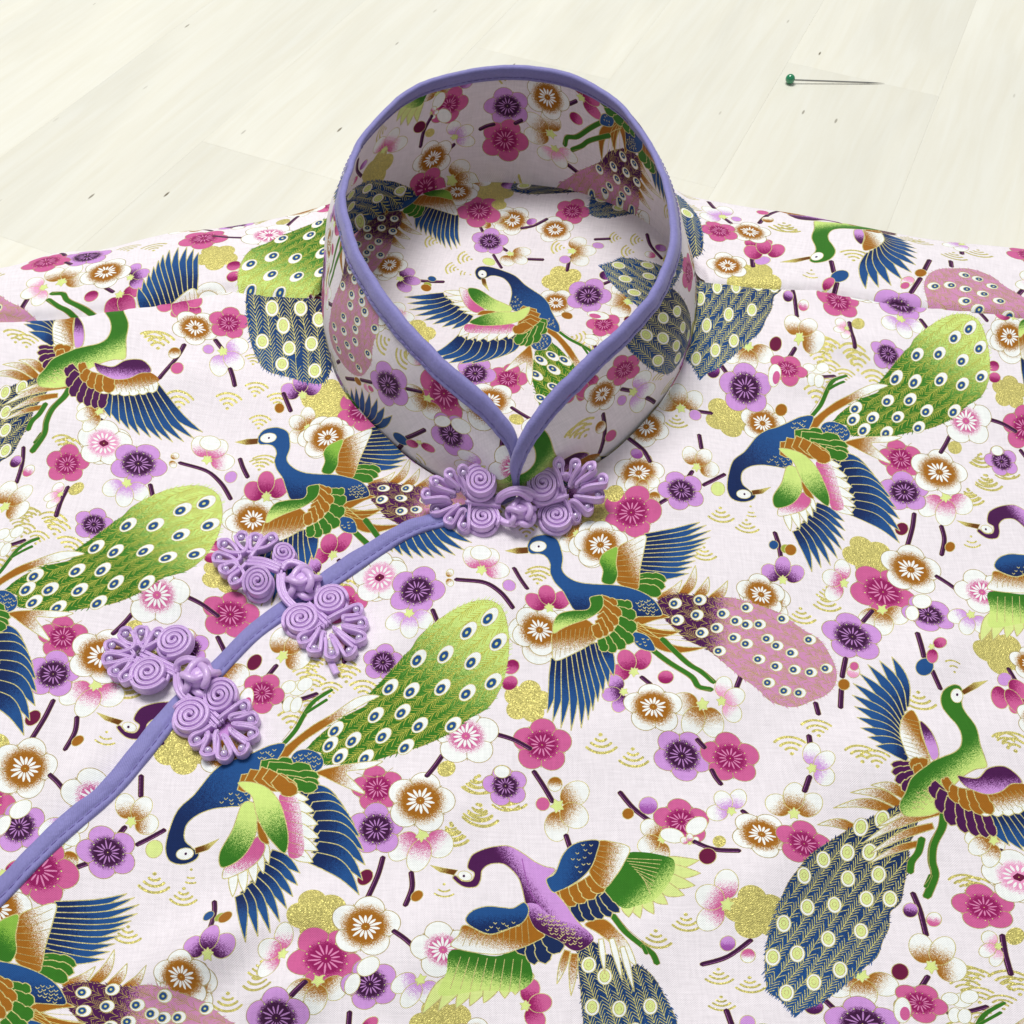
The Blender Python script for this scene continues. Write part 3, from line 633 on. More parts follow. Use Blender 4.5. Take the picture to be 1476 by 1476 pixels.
def tape_material():
    """lavender bias tape: fine twill running on the bias, along the uv of the tape (u along, v across, mm)"""
    m, nt, b = new_mat('bias_tape'); L = nt.links
    uv = N(nt, 'ShaderNodeUVMap', uv_map='fabric'); sep = N(nt, 'ShaderNodeSeparateXYZ'); L.new(uv.outputs[0], sep.inputs[0])
    d = N(nt, 'ShaderNodeMath', operation='ADD'); L.new(sep.outputs[0], d.inputs[0]); L.new(sep.outputs[1], d.inputs[1])
    s = N(nt, 'ShaderNodeMath', operation='MULTIPLY', i_1=2*math.pi/.55); L.new(d.outputs[0], s.inputs[0]); sn = N(nt, 'ShaderNodeMath', operation='SINE'); L.new(s.outputs[0], sn.inputs[0])
    n = N(nt, 'ShaderNodeTexNoise'); n.inputs['Scale'].default_value = 1.2; n.inputs['Detail'].default_value = 3; L.new(uv.outputs[0], n.inputs[0])
    n3 = N(nt, 'ShaderNodeTexNoise'); n3.inputs['Scale'].default_value = .18; L.new(uv.outputs[0], n3.inputs[0])
    h = N(nt, 'ShaderNodeMath', operation='MULTIPLY_ADD', i_1=.16); L.new(sn.outputs[0], h.inputs[0]); L.new(n.outputs[0], h.inputs[2])
    h2 = N(nt, 'ShaderNodeMath', operation='MULTIPLY_ADD', i_1=.6); L.new(n3.outputs[0], h2.inputs[0]); L.new(h.outputs[0], h2.inputs[2])
    cr = N(nt, 'ShaderNodeMapRange'); cr.inputs[1].default_value = .4; cr.inputs[2].default_value = 1.25; cr.inputs[3].default_value = .84; cr.inputs[4].default_value = 1.12; L.new(h2.outputs[0], cr.inputs[0])
    c = N(nt, 'ShaderNodeRGB'); c.outputs[0].default_value = (.25, .235, .54, 1)
    sc = N(nt, 'ShaderNodeVectorMath', operation='SCALE'); L.new(c.outputs[0], sc.inputs[0]); L.new(cr.outputs[0], sc.inputs['Scale']); L.new(sc.outputs[0], b.inputs['Base Color'])
    bp = N(nt, 'ShaderNodeBump'); bp.inputs['Strength'].default_value = .5; bp.inputs['Distance'].default_value = .0002; L.new(h2.outputs[0], bp.inputs['Height']); L.new(bp.outputs[0], b.inputs['Normal'])
    b.inputs['Roughness'].default_value = .62; b.inputs['Sheen Weight'].default_value = .25; b.inputs['Specular IOR Level'].default_value = .35
    return m
TAPE = tape_material()
CORD = textile('soutache_cord', (.66, .435, .80), .30, 2600, .45, .8, .25, .00025, var=.10)
THREAD = textile('sewing_thread', (.19, .155, .42), .5, 900, .2)
def pearl_material():
    m, nt, b = new_mat('pearl_bead'); b.inputs['Base Color'].default_value = (.62, .50, .74, 1); b.inputs['Roughness'].default_value = .12; b.inputs['Metallic'].default_value = .25; b.inputs['Coat Weight'].default_value = .8; b.inputs['Coat Roughness'].default_value = .05
    return m
PEARL = pearl_material()
def wood_material():
    m, nt, b = new_mat('pale_lacquered_wood'); L = nt.links
    tc = N(nt, 'ShaderNodeTexCoord'); oi = N(nt, 'ShaderNodeObjectInfo')
    off = N(nt, 'ShaderNodeVectorMath', operation='SCALE'); cb = N(nt, 'ShaderNodeCombineXYZ'); L.new(oi.outputs['Random'], cb.inputs[0]); L.new(oi.outputs['Random'], cb.inputs[1]); L.new(cb.outputs[0], off.inputs[0]); off.inputs['Scale'].default_value = 7.
    ad = N(nt, 'ShaderNodeVectorMath', operation='ADD'); L.new(tc.outputs['Object'], ad.inputs[0]); L.new(off.outputs[0], ad.inputs[1])
    mp = N(nt, 'ShaderNodeMapping'); mp.inputs['Scale'].default_value = (7, 90, 7); L.new(ad.outputs[0], mp.inputs[0])
    g = N(nt, 'ShaderNodeTexNoise'); g.inputs['Scale'].default_value = 2.2; g.inputs['Detail'].default_value = 6; g.inputs['Roughness'].default_value = .6; g.inputs['Distortion'].default_value = .6; L.new(mp.outputs[0], g.inputs[0])
    mpb = N(nt, 'ShaderNodeMapping'); mpb.inputs['Scale'].default_value = (3, 14, 3); L.new(ad.outputs[0], mpb.inputs[0])
    g2 = N(nt, 'ShaderNodeTexNoise'); g2.inputs['Scale'].default_value = 1.5; g2.inputs['Detail'].default_value = 3; g2.inputs['Distortion'].default_value = 1.2; L.new(mpb.outputs[0], g2.inputs[0])
    r = N(nt, 'ShaderNodeValToRGB'); L.new(g.outputs[0], r.inputs[0])
    r.color_ramp.elements[0].position = .3; r.color_ramp.elements[0].color = (.81, .785, .665, 1); r.color_ramp.elements[1].position = .68; r.color_ramp.elements[1].color = (.85, .84, .745, 1)
    tone = N(nt, 'ShaderNodeMapRange'); tone.inputs[3].default_value = .945; tone.inputs[4].default_value = 1.02; L.new(oi.outputs['Random'], tone.inputs[0])
    t2 = N(nt, 'ShaderNodeMapRange'); t2.inputs[1].default_value = .3; t2.inputs[2].default_value = .7; t2.inputs[3].default_value = .93; t2.inputs[4].default_value = 1.03; L.new(g2.outputs[0], t2.inputs[0])
    tm = N(nt, 'ShaderNodeMath', operation='MULTIPLY'); L.new(tone.outputs[0], tm.inputs[0]); L.new(t2.outputs[0], tm.inputs[1])
    sc = N(nt, 'ShaderNodeVectorMath', operation='SCALE'); L.new(r.outputs[0], sc.inputs[0]); L.new(tm.outputs[0], sc.inputs['Scale'])
    # short dark pores along the grain
    mv = N(nt, 'ShaderNodeMapping'); mv.inputs['Scale'].default_value = (55, 210, 55); L.new(ad.outputs[0], mv.inputs[0])
    v = N(nt, 'ShaderNodeTexVoronoi'); v.inputs['Scale'].default_value = 1.; v.inputs['Randomness'].default_value = 1; L.new(mv.outputs[0], v.inputs['Vector'])
    lt = N(nt, 'ShaderNodeMapRange'); lt.inputs[1].default_value = .07; lt.inputs[2].default_value = .13; lt.inputs[3].default_value = 1; lt.inputs[4].default_value = 0; L.new(v.outputs['Distance'], lt.inputs[0])
    sepc = N(nt, 'ShaderNodeSeparateColor'); L.new(v.outputs['Color'], sepc.inputs[0])
    th = N(nt, 'ShaderNodeMath', operation='GREATER_THAN', i_1=.90); L.new(sepc.outputs[0], th.inputs[0])
    am = N(nt, 'ShaderNodeMath', operation='MULTIPLY'); L.new(lt.outputs[0], am.inputs[0]); L.new(th.outputs[0], am.inputs[1])
    am2 = N(nt, 'ShaderNodeMath', operation='MULTIPLY'); L.new(am.outputs[0], am2.inputs[0]); L.new(sepc.outputs[1], am2.inputs[1])
    mx = N(nt, 'ShaderNodeMix', data_type='RGBA'); L.new(am2.outputs[0], mx.inputs[0]); L.new(sc.outputs[0], mx.inputs[6]); mx.inputs[7].default_value = (.16, .13, .08, 1)
    L.new(mx.outputs[2], b.inputs['Base Color'])
    rr = N(nt, 'ShaderNodeMapRange'); rr.inputs[3].default_value = .30; rr.inputs[4].default_value = .42; L.new(g2.outputs[0], rr.inputs[0]); L.new(rr.outputs[0], b.inputs['Roughness'])
    bp = N(nt, 'ShaderNodeBump'); bp.inputs['Strength'].default_value = .12; bp.inputs['Distance'].default_value = .0003; L.new(g.outputs[0], bp.inputs['Height']); L.new(bp.outputs[0], b.inputs['Normal'])
    b.inputs['Specular IOR Level'].default_value = .4
    return m
WOOD = wood_material()

# ------------------------------------------------------------------ table top of glued staves
ZT = -.016
table = bpy.data.objects.new('table_top', None); col.objects.link(table); table['kind'] = 'structure'; table.location = (0, .4, ZT)
table['label'] = 'pale lacquered wooden work table of diagonal glued staves'
def stave_mesh(x0, x1, w, h=.004, c=.00003):
    v = []; g = .000012
    for z, k in ((-h, 0), (-c, 0), (0, c)):
        for x, y in ((x0+g+k, g+k), (x1-g-k, g+k), (x1-g-k, w-g-k), (x0+g+k, w-g-k)): v.append((x, y, z))
    f = [(0, 3, 2, 1), (8, 9, 10, 11)]
    for r in (0, 4):
        for k in range(4): a = r+k; b = r+(k+1) % 4; f.append((a, b, b+4, a+4))
    return v, f
ang = math.radians(65.); W = .0680
rr_ = random.Random(4)
n0 = -1.13*H*1.0
for k in range(-12, 17):
    x = -1.1 + rr_.random()*.3
    while x < 1.35:
        ln = .26 + rr_.random()*.20
        v, f = stave_mesh(0, ln, W)
        o = mesh_obj('stave', v, f, WOOD, table, smooth_=False)
        # local x runs along the grain, local y across
        off = n0 + k*W
        px_, py_ = math.sin(ang)*off + math.cos(ang)*x, -math.cos(ang)*off + math.sin(ang)*x
        o.location = (px_, py_ + .22 - .4, rr_.random()*.00002); o.rotation_euler = (0, 0, ang)
        x += ln

# ------------------------------------------------------------------ the blouse
blouse = bpy.data.objects.new('blouse', None); col.objects.link(blouse); blouse.location = (0, 0, ZT)
blouse['label'] = 'peacock and plum blossom print cotton blouse with mandarin collar and lavender piping'; blouse['category'] = 'blouse'
bpy.context.view_layer.update()
def adopt(o):
    o.parent = blouse; o.matrix_parent_inverse = blouse.matrix_basis.inverted(); return o
RS = np.random.RandomState(11)
WV = [(RS.uniform(-1, 1)*2*math.pi/l, RS.uniform(-1, 1)*2*math.pi/l, RS.uniform(0, 6.28), a) for l, a in ((.16, .0007), (.11, .0007), (.08, .0007), (.055, .0006), (.045, .0005), (.035, .0003), (.028, .00018))]
FOLDS = []      # (ax, ay, bx, by, width, height) soft folds in the cloth, from a to b
for (a, b, w, h) in [((200,1425),(395,1325),.010,.0030), ((395,1325),(500,1310),.009,.0012), ((360,1476),(470,1405),.010,.0022), ((955,1290),(830,1476),.016,.0014), ((1100,1120),(1476,1040),.018,.0012), ((1290,520),(1110,470),.012,.0014), ((1250,560),(1100,540),.010,.0010),
                     ((130,1040),(60,1300),.014,.0010), ((640,1290),(560,1476),.018,.0012), ((880,1040),(1060,1000),.014,.0009), ((190,560),(320,520),.016,.0010), ((500,690),(600,770),.010,.0012),((1160,1180),(1040,1330),.014,.0010),((300,880),(180,800),.014,.0009),((520,960),(640,880),.012,.0008),((330,1130),(420,1230),.012,.0009),((60,1180),(150,1080),.010,.0009),((700,800),(760,900),.010,.0009),((900,690),(1010,760),.012,.0009),((420,700),(330,660),.012,.0009),((1380,900),(1300,1010),.014,.0010),((80,700),(20,860),.014,.0011),((560,1150),(700,1190),.014,.0009)]:
    A, B_ = at([a, b]); FOLDS.append((A[0], A[1], B_[0], B_[1], w, h))
def wrinkle(x, y):
    z = np.zeros_like(x)
    for kx, ky, p, a in WV: z = z + a*np.sin(kx*x + ky*y + p)
    for ax, ay, bx, by, w, h in FOLDS:
        dx, dy = bx-ax, by-ay; t = np.clip(((x-ax)*dx + (y-ay)*dy)/(dx*dx+dy*dy), 0, 1)
        d2 = (x-ax-t*dx)**2 + (y-ay-t*dy)**2
        z = z + 2.4*h*np.exp(-d2/(w*w*.36)) * np.sin(math.pi*np.clip(t*.84+.08, 0, 1))
    return z
def seg_dist(x, y, line_):
    best = np.full(x.shape, 9.); bx = x.copy(); by = y.copy()
    for (ax, ay), (cx_, cy_) in zip(line_[:-1], line_[1:]):
        dx, dy = cx_-ax, cy_-ay; t = np.clip(((x-ax)*dx + (y-ay)*dy)/(dx*dx+dy*dy+1e-18), 0, 1)
        qx, qy = ax+t*dx, ay+t*dy; d = np.hypot(x-qx, y-qy); k = d < best
        best = np.where(k, d, best); bx = np.where(k, qx, bx); by = np.where(k, qy, by)
    return best, bx, by
def inside(x, y, P_):
    c = np.zeros(x.shape, bool); n = len(P_)
    for i in range(n):
        x1, y1 = P_[i]; x2, y2 = P_[(i+1) % n]
        k = ((y1 > y) != (y2 > y)) & (x < (x2-x1)*(y-y1)/((y2-y1) + 1e-18) + x1); c ^= k
    return c
def panel(name, outline, zf, uvf, sp=.0017):
    O = np.asarray(outline); x0, y0 = O.min(0) - sp; x1, y1 = O.max(0) + sp
    xs = np.arange(x0, x1+sp, sp); ys = np.arange(y0, y1+sp, sp); X, Y = np.meshgrid(xs, ys)
    cx_, cy_ = (X[:-1, :-1] + sp/2), (Y[:-1, :-1] + sp/2)
    keep = inside(cx_, cy_, O); iy, ix = np.nonzero(keep); nx = X.shape[1]
    q = np.stack([iy*nx+ix, iy*nx+ix+1, (iy+1)*nx+ix+1, (iy+1)*nx+ix], 1)
    used = np.unique(q); re = np.full(X.size, -1); re[used] = np.arange(len(used)); q = re[q]
    x = X.ravel()[used]; y = Y.ravel()[used]
    cnt = np.bincount(q.ravel(), minlength=len(used)); bd = np.nonzero(cnt < 4)[0]
    d, bx, by = seg_dist(x[bd], y[bd], np.vstack([O, O[:1]])); x[bd] = bx; y[bd] = by
    z = zf(x, y)
    F = uvf(x, y)
    return mesh_obj(name, np.stack([x, y, z], 1), q, COTTON, None, lattice_uv(F))
def pxs(pts, n=6, z=0.): return at(smooth(pts, False, n), z)

RING_R = [(775,705),(810,692),(860,670),(905,637),(948,590),(980,535),(998,485),(1006,430),(1007,404)]
RING_L = [(735,715),(695,707),(655,697),(600,670),(550,625),(505,575),(480,530),(466,470),(463,422)]
PLACKET = [(-330,1560),(-200,1462),(-90,1375),(0,1303),(57,1251),(112,1194),(155,1154),(190,1114),(251,1030),(307,972),(370,909),(420,866),(500,820),(560,790),(626,762),(700,735),(742,718)]
SEAM_R = [(1007,404),(1050,408),(1110,411),(1181,414),(1231,423),(1331,439),(1476,456),(1620,472),(1800,490)]
SEAM_L = [(463,422),(420,421),(370,418),(333,413),(301,418),(226,433),(150,441),(70,450),(0,456),(-150,468),(-350,482)]
seam_r = pxs(SEAM_R); seam_l = pxs(SEAM_L)
def front_edge(x, y, seam, base):
    d, _, _ = seg_dist(x, y, seam); return base - .0016*(1-np.clip(d/.0022, 0, 1))**2.0 + (.00022*np.sin(x/.0021 + 3*np.sin(x/.013)) + .0005*np.sin(x/.0075))*np.exp(-d/.008)*np.clip(d/.003, 0, 1)
o_r = np.vstack([pxs(RING_R), seam_r[1:], [(.36, .12), (.33, -.06), (-.30, -.06)], pxs(PLACKET)])
front = adopt(panel('front_panel', o_r, lambda x, y: front_edge(x, y, seam_r, 0.) + wrinkle(x, y), lambda x, y: cloth(np.stack([x, y], 1)/H)))
front['label'] = 'outer front panel fastened over to the wearer right'
under = [(a+22, b+24) for a, b in PLACKET]
o_l = np.vstack([pxs(RING_L), seam_l[1:], [(-.42, .1), (-.40, -.06), (-.22, -.06)], pxs(under[1:-2])])
panel_l = adopt(panel('side_panel', o_l, lambda x, y: front_edge(x, y, seam_l, -.0012) + wrinkle(x, y), lambda x, y: cloth(np.stack([x, y], 1)/H) + LEFT_SHIFT))

# placing of the other pieces of cloth in the repeat: a turn, a scale and a shift fixed by two motifs
def turn(s0, s1, f0, f1, kmin=.80):
    s0, s1, f0, f1 = [complex(*p) for p in (s0, s1, f0, f1)]
    k = (f1-f0)/(s1-s0)
    print('placing scale %.2f angle %.0f' % (abs(k), math.degrees(math.atan2(k.imag, k.real))))
    k = k/abs(k)*min(max(abs(k), kmin), 1.25)
    m_s, m_f = (s0+s1)/2, (f0+f1)/2
    def g(u, v):
        w = (u + 1j*v - m_s)*k + m_f; return np.stack([w.real, w.imag], 1)
    return g
def motif(tile, x, y, left=False): use(tile, left); return P([(x, y)])[0]
def latt(f, near_):      # same motif, the repeat nearest to another one
    d = (near_ - f) @ BI.T; return f + np.round(d) @ BL.T

# yoke: the back of the blouse comes over the shoulders, rolls and dives under
PAIRS = [((-350,479),(-350,440)),((-150,465),(-150,405)),((0,453),(0,391)),((70,447),(80,369)),((150,438),(146,364)),((226,430),(210,348)),((301,415),(257,338)),((333,410),(322,332)),((370,415),(407,317)),((420,418),(455,304)),((458,418),(490,292)),((466,360),(530,270)),((505,325),(580,250)),((572,285),(625,238)),((625,262),(655,228)),((695,254),(700,222)),((745,256),(745,220)),((810,268),(805,224)),((862,283),(860,232)),((905,298),(905,246)),((950,322),(945,262)),((985,355),(975,278)),((1010,400),(1000,288)),((1050,404),(1076,302)),((1110,407),(1146,312)),((1181,410),(1249,332)),((1231,419),(1347,350)),((1331,435),(1476,363)),((1476,452),(1620,384)),((1620,468),(1750,402)),((1800,486),(1900,424))]
near_ = smooth([p[0] for p in PAIRS], False, 6); far_ = smooth([p[1] for p in PAIRS], False, 6); nr = 40
vs = []; zz = []
tuck = np.where((near_[:, 0] < 452) | (near_[:, 0] > 1020), -.10, 0.)
zf_ = -.011
A = at(near_, -.0020); B2 = at(far_, zf_)
for i in range(nr+1):
    t = i/nr; z = -.0020 + (zf_+.0020)*(t**3.2)
    # a little cloth tucked under the front edge, and the roll at the far edge
    q = A + (B2-A)*(t + (1-t)*tuck[:, None]); dn = t*np.hypot(*(B2-A).T); z_ = z + .0012 - .0024*np.exp(-(dn/.0026)**2) + wrinkle(q[:, 0], q[:, 1])*(1-t**2)
    vs.append(np.column_stack([q, z_])); zz.append(t)
q = B2 + (B2-A)/np.maximum(np.hypot(*(B2-A).T)[:, None], 1e-6)*.0012; vs.append(np.column_stack([q, np.full(len(q), zf_-.0022)]))
q = B2 - (B2-A)*.06; vs.append(np.column_stack([q, np.full(len(q), ZT+.0006)]))
V_ = np.concatenate(vs); m = len(near_); R_ = len(vs)
faces = [(i*m+j, i*m+j+1, (i+1)*m+j+1, (i+1)*m+j) for i in range(R_-1) for j in range(m-1)]
def at_px(px, z): return at([px], z)[0]/H
gl = turn(at_px((393,346), -.006), at_px((293,354), -.006), motif('t03',1150,810), latt(motif('t12',165,1290), motif('t03',1476,860)))
gr = turn(at_px((1165,388), -.006), at_px((1250,362), -.006), motif('t13',1085,1012), motif('t13',850,1190), .74)
FL, FR = gl(V_[:, 0]/H, V_[:, 1]/H), gr(V_[:, 0]/H, V_[:, 1]/H)
FY = np.where((V_[:, 0] < .002)[:, None], FL, FR)
yoke = adopt(mesh_obj('back_yoke', V_, faces, COTTON, None, lattice_uv(FY)))

# inside of the back, seen through the collar
o_b = pxs([(430,420),(470,340),(520,290),(575,262),(640,240),(745,236),(830,245),(905,275),(960,300),(1010,350),(1040,420),(1030,520),(960,640),(860,715),(745,760),(640,735),(560,680),(480,600),(440,520),(430,420)], 5)
ymax = at([(740,256)])[0, 1]; ymin = at([(740,700)])[0, 1]
gi = turn(at_px((687,382), -.004), at_px((789,498), -.006), motif('t03',-136,1262), motif('t03',395,880), .95)
inner = adopt(panel('back_panel', o_b, lambda x, y: -.0016 - .0075*np.clip((ymax-.006-y)/(ymax-ymin)*1.6, 0, 1)**.9 + wrinkle(x, y)*.7, lambda x, y: gi(x/H, y/H)))
inner['label'] = 'inside of the back seen through the collar opening'

# ------------------------------------------------------------------ collar
CT = [  # base point, top point (photograph), height of the top edge in mm
 ((741,714),(744,700),6),((728,714),(748,668),17),((705,708),(742,628),25),((680,702),(718,592),29.5),((655,697),(690,563),33),((600,670),(640,525),36),((550,625),(600,489),38),((505,575),(561,441),40),((480,530),(525,390),41.5),((466,470),(501,342),43),((463,428),(491,296),43.5),((468,385),(496,250),44),((482,345),(515,202),44),((520,312),(549,157),44),((572,286),(592,124),43.5),((625,264),(643,106),43.5),((695,254),(700,97),43.5),((745,256),(742,95),43.5),((810,268),(802,101),43.5),((862,283),(852,117),43.5),((905,298),(897,145),44),((950,322),(931,184),44),((985,355),(955,238),44),((1001,395),(970,291),43.5),((1006,435),(974,341),43),((999,487),(962,394),42),((980,535),(933,441),40.5),((948,590),(889,482),39),((905,637),(843,524),37),((860,668),(798,568),34),((810,690),(766,604),30),((778,704),(747,640),25),((758,712),(738,672),17),((748,716),(738,704),7)]
nc = 8
def spl(a): return smooth(a, False, nc)
bpx = spl([c[0] for c in CT]); tpx = spl([c[1] for c in CT]); hh = spl([(c[2]/1000, 0) for c in CT])[:, 0]
base = np.column_stack([at(bpx, -.0008), np.full(len(bpx), -.0008)])
topq = np.array([at([p], h)[0] for p, h in zip(tpx, hh)]); top = np.column_stack([topq, hh])
# the front end that lies underneath passes behind the other one
def gsm(a, s):
    k = np.exp(-.5*(np.arange(-24, 25)/s)**2); k /= k.sum(); p = np.vstack([np.repeat(a[:1], 24, 0) + (a[:1]-a[1:2])*np.arange(24, 0, -1)[:, None], a, np.repeat(a[-1:], 24, 0) + (a[-1:]-a[-2:-1])*np.arange(1, 25)[:, None]])
    return np.stack([np.convolve(p[:, i], k, 'valid') for i in range(3)], 1)
fade = np.clip(np.minimum(np.linspace(0, 1, len(top)), 1-np.linspace(0, 1, len(top)))*12 - .6, 0, 1)[:, None]
top = top + (gsm(top, 6.)-top)*fade; base = base + (gsm(base, 6.)-base)*fade
arc_ = np.r_[0, np.cumsum(np.linalg.norm(np.diff(top, axis=0), axis=1))]
M_ = len(base); s_ = np.linspace(0, 1, M_)
top[:, 1] += .0012*np.exp(-(s_/.05)**2); base[:, 1] += .0012*np.exp(-(s_/.05)**2)
kk = .27*(.0007*np.sin(arc_/.017 + 1.1) + .0003*np.sin(arc_/.0093 + 2*np.sin(arc_/.03)) + .0001*np.sin(arc_/.0041 + 3*np.sin(arc_/.021)))*np.clip(np.minimum(s_, 1-s_)*8, 0, 1)
top[:, 2] += kk*.8
tang = np.gradient(base, axis=0); tang[:, 2] = 0; tang /= np.linalg.norm(tang, axis=1)[:, None]
outw = np.stack([-tang[:, 1], tang[:, 0], 0*tang[:, 0]], 1)       # walking left-back-right-front: outside is on the left hand
cen = base.mean(0)
if ((base - cen)*outw)[:, :2].sum() < 0: outw = -outw
nt_ = 22
top += outw*(kk*1.2)[:, None]
arc = np.r_[0, np.cumsum(np.linalg.norm(np.diff((base+top)/2, axis=0), axis=1))]
def collar_pt(t, off):
    bulge = .0022*math.sin(math.pi*t)
    w = (.0009*np.sin(arc/.011+t*2) + .0006*np.sin(arc/.0062 - t*3 + 1))*math.sin(math.pi*t)*min(1, max(0, (.86-t)/.25))
    return base + (top-base)*t + outw*(off + bulge + w[:, None])
def sheet(off, ts):
    return np.concatenate([collar_pt(t, off) for t in ts])
ts = np.linspace(0, 1, nt_)
grid_f = [(i*M_+j, i*M_+j+1, (i+1)*M_+j+1, (i+1)*M_+j) for i in range(nt_-1) for j in range(M_-1)]
hgt_ = np.linalg.norm(top-base, axis=1)
def st(sign): return np.concatenate([np.stack([sign*arc, hgt_*0 + np.maximum(0, 1)*t*hgt_], 1) for t in ts])/H
def anchor(V3, S, px, ok):
    p = world_to_px(V3); d = np.hypot(*(p - px).T); d[~ok] = 1e9; return S[np.argmin(d)]
Vo = sheet(.0004, ts); Vi = sheet(-.0002, ts); Vi[:M_, 2] -= .0028; Vi[:M_] -= outw*.0006; So = st(-1); Si = st(1)
frac = np.tile(s_, nt_)
lo = frac < .45; ro = frac > .55; bk = (frac > .3) & (frac < .7)
g_lo = turn(anchor(Vo, So, (562,553), lo), anchor(Vo, So, (641,570), lo), motif('t13',490,668), motif('t13',672,400))
g_ro = turn(anchor(Vo, So, (868,573), ro), anchor(Vo, So, (900,528), ro), motif('t00',1120,278,True), motif('t00',1310,245,True))
g_in = turn(anchor(Vi, Si, (729,204), bk), anchor(Vi, Si, (789,137), bk), motif('t12',1250,1360), motif('t12',800,1090))
Fo = np.where(lo[:, None] | (frac < .5)[:, None], g_lo(So[:, 0], So[:, 1]), g_ro(So[:, 0], So[:, 1]))
collar = adopt(mesh_obj('collar', Vo, grid_f, COTTON, None, lattice_uv(Fo)))
lin_ = mesh_obj('collar_lining', Vi, [f[::-1] for f in grid_f], COTTON, None, lattice_uv(g_in(Si[:, 0], Si[:, 1]))); lin_.parent = collar
# tape folded over the top edge, all the way down both rounded front ends
def sweep(name, rings, mat, closed_ring=False, parent=None, caps=False, mm=None):
    n = len(rings[0]); m = len(rings); V3 = np.concatenate(rings)
    k = n if closed_ring else n-1
    f = [(i*n+j, i*n+(j+1) % n, (i+1)*n+(j+1) % n, (i+1)*n+j) for i in range(m-1) for j in range(k)]
    if caps: f += [tuple(range(n))[::-1], tuple((m-1)*n+j for j in range(n))]
    R3 = np.array(rings); a = np.r_[0, np.cumsum(np.linalg.norm(np.diff(R3.mean(1), axis=0), axis=1))]*1000
    w = np.r_[0, np.cumsum(np.linalg.norm(np.diff(R3[m//2], axis=0), axis=1))]*1000
    uv = np.stack([np.repeat(a, n), np.tile(w, m)], 1)
    return mesh_obj(name, V3, f, mat, parent, uv)
TW = .0048
down = base - top; down /= np.linalg.norm(down, axis=1)[:, None]
# on the short front ends the tape is narrower than the stand is high
wmax = np.minimum(TW, hgt_*.75)
nrm = outw
prof = [(-.0009, 1.0), (-.00125, .97), (-.0013, .86), (-.00105, .77), (-.0013, .66), (-.0014, .40), (-.0014, .10), (-.0010, -.06), (-.0002, -.10), (.0006, -.06), (.0009, .10), (.0010, .40), (.0009, .66), (.0006, .77), (.0009, .86), (.0009, .97), (.0005, 1.0)]
def bulge_at(w): 
    t = 1 - w/np.maximum(hgt_, 1e-5); return .0022*np.sin(np.pi*np.clip(t, 0, 1))[:, None]*outw
rings = []
cols_ = [top + down*(wmax*b_)[:, None] + outw*a_ + bulge_at(np.maximum(wmax*b_, 0)) for a_, b_ in prof]
C3 = np.stack(cols_, 1); pk = RS.normal(size=M_); pk = np.convolve(pk, np.ones(7)/7, 'same')
C3 += (outw*(pk*.0005)[:, None])[:, None, :]
piping = sweep('collar_piping', [C3[i] for i in range(M_)], TAPE); piping.parent = collar
def stitches(path, normal, side_, L_=.0017, gap=.0006, r=.00015):
    V3, F3 = [], []
    d = np.r_[0, np.cumsum(np.linalg.norm(np.diff(path, axis=0), axis=1))]
    s = .001
    while s + L_ < d[-1]:
        P3 = [np.array([np.interp(x_, d, path[:, k]) for k in range(3)]) for x_ in (s, s+L_*.25, s+L_*.75, s+L_)]
        nn = np.array([np.interp(s+L_/2, d, normal[:, k]) for k in range(3)]); nn /= np.linalg.norm(nn)
        dr = P3[-1]-P3[0]; dr /= np.linalg.norm(dr); sd = np.cross(dr, nn); b0 = len(V3)
        for P_, hgt2 in zip(P3, (-.3, 1, 1, -.3)):
            for a_ in (0, 90, 180, 270): V3.append(P_ + nn*r*(hgt2 + math.sin(math.radians(a_))) + sd*r*1.2*math.cos(math.radians(a_)))
        for i in range(3):
            for k in range(4): F3.append((b0+i*4+k, b0+i*4+(k+1) % 4, b0+(i+1)*4+(k+1) % 4, b0+(i+1)*4+k))
        s += L_ + gap
    return V3, F3
off_w = wmax*.77
sp_o = top + down*off_w[:, None] + outw*.0008 + bulge_at(off_w); sp_i = top + down*off_w[:, None] - outw*.00125 + bulge_at(off_w)
V3, F3 = stitches(sp_o, outw, 1); o = mesh_obj('stitching', V3, F3, THREAD); o.parent = collar; o['kind'] = 'stuff'
V3, F3 = stitches(sp_i, -outw, 1); o = mesh_obj('stitching', V3, F3, THREAD); o.parent = collar; o['kind'] = 'stuff'

# ------------------------------------------------------------------ piping along the slanting opening
UP = [(-330,1520),(-200,1424),(-90,1340),(0,1274),(50,1226),(100,1179),(140,1144),(172,1104),(213,1051),(251,1006),(301,958),(370,891),(420,853),(455,827),(495,803),(545,781),(595,760),(630,745),(700,722),(742,708)]
LO = [(-330,1572),(-200,1475),(-90,1388),(0,1317),(63,1256),(125,1194),(175,1144),(212,1101),(240,1066),(262,1036),(313,983),(370,924),(420,884),(458,856),(505,829),(575,792),(622,772),(650,762),(705,738),(744,722)]
u_ = at(smooth(UP, False, 8)); l_ = at(smooth(LO, False, 8))
pp = [(0, -.0010), (.02, .0004), (.07, .0008), (.25, .0010), (.50, .0010), (.68, .0008), (.74, .00035), (.79, .0007), (.90, .0006), (.98, .0004), (1.0, -.0004)]
rings = []
for i in range(len(u_)):
    r_ = []
    for t, z in pp:
        q = u_[i] + (l_[i]-u_[i])*t; r_.append((q[0], q[1], z + .0002))
    rings.append(np.array(r_))
R3 = np.array(rings); R3[:, :, 2] += wrinkle(R3[:, :, 0], R3[:, :, 1]) + (.00012*np.sin(np.arange(len(u_))*.9))[:, None]
ppg = adopt(sweep('front_piping', list(R3), TAPE))
path = R3[:, 6].copy(); path[:, 2] += .0001
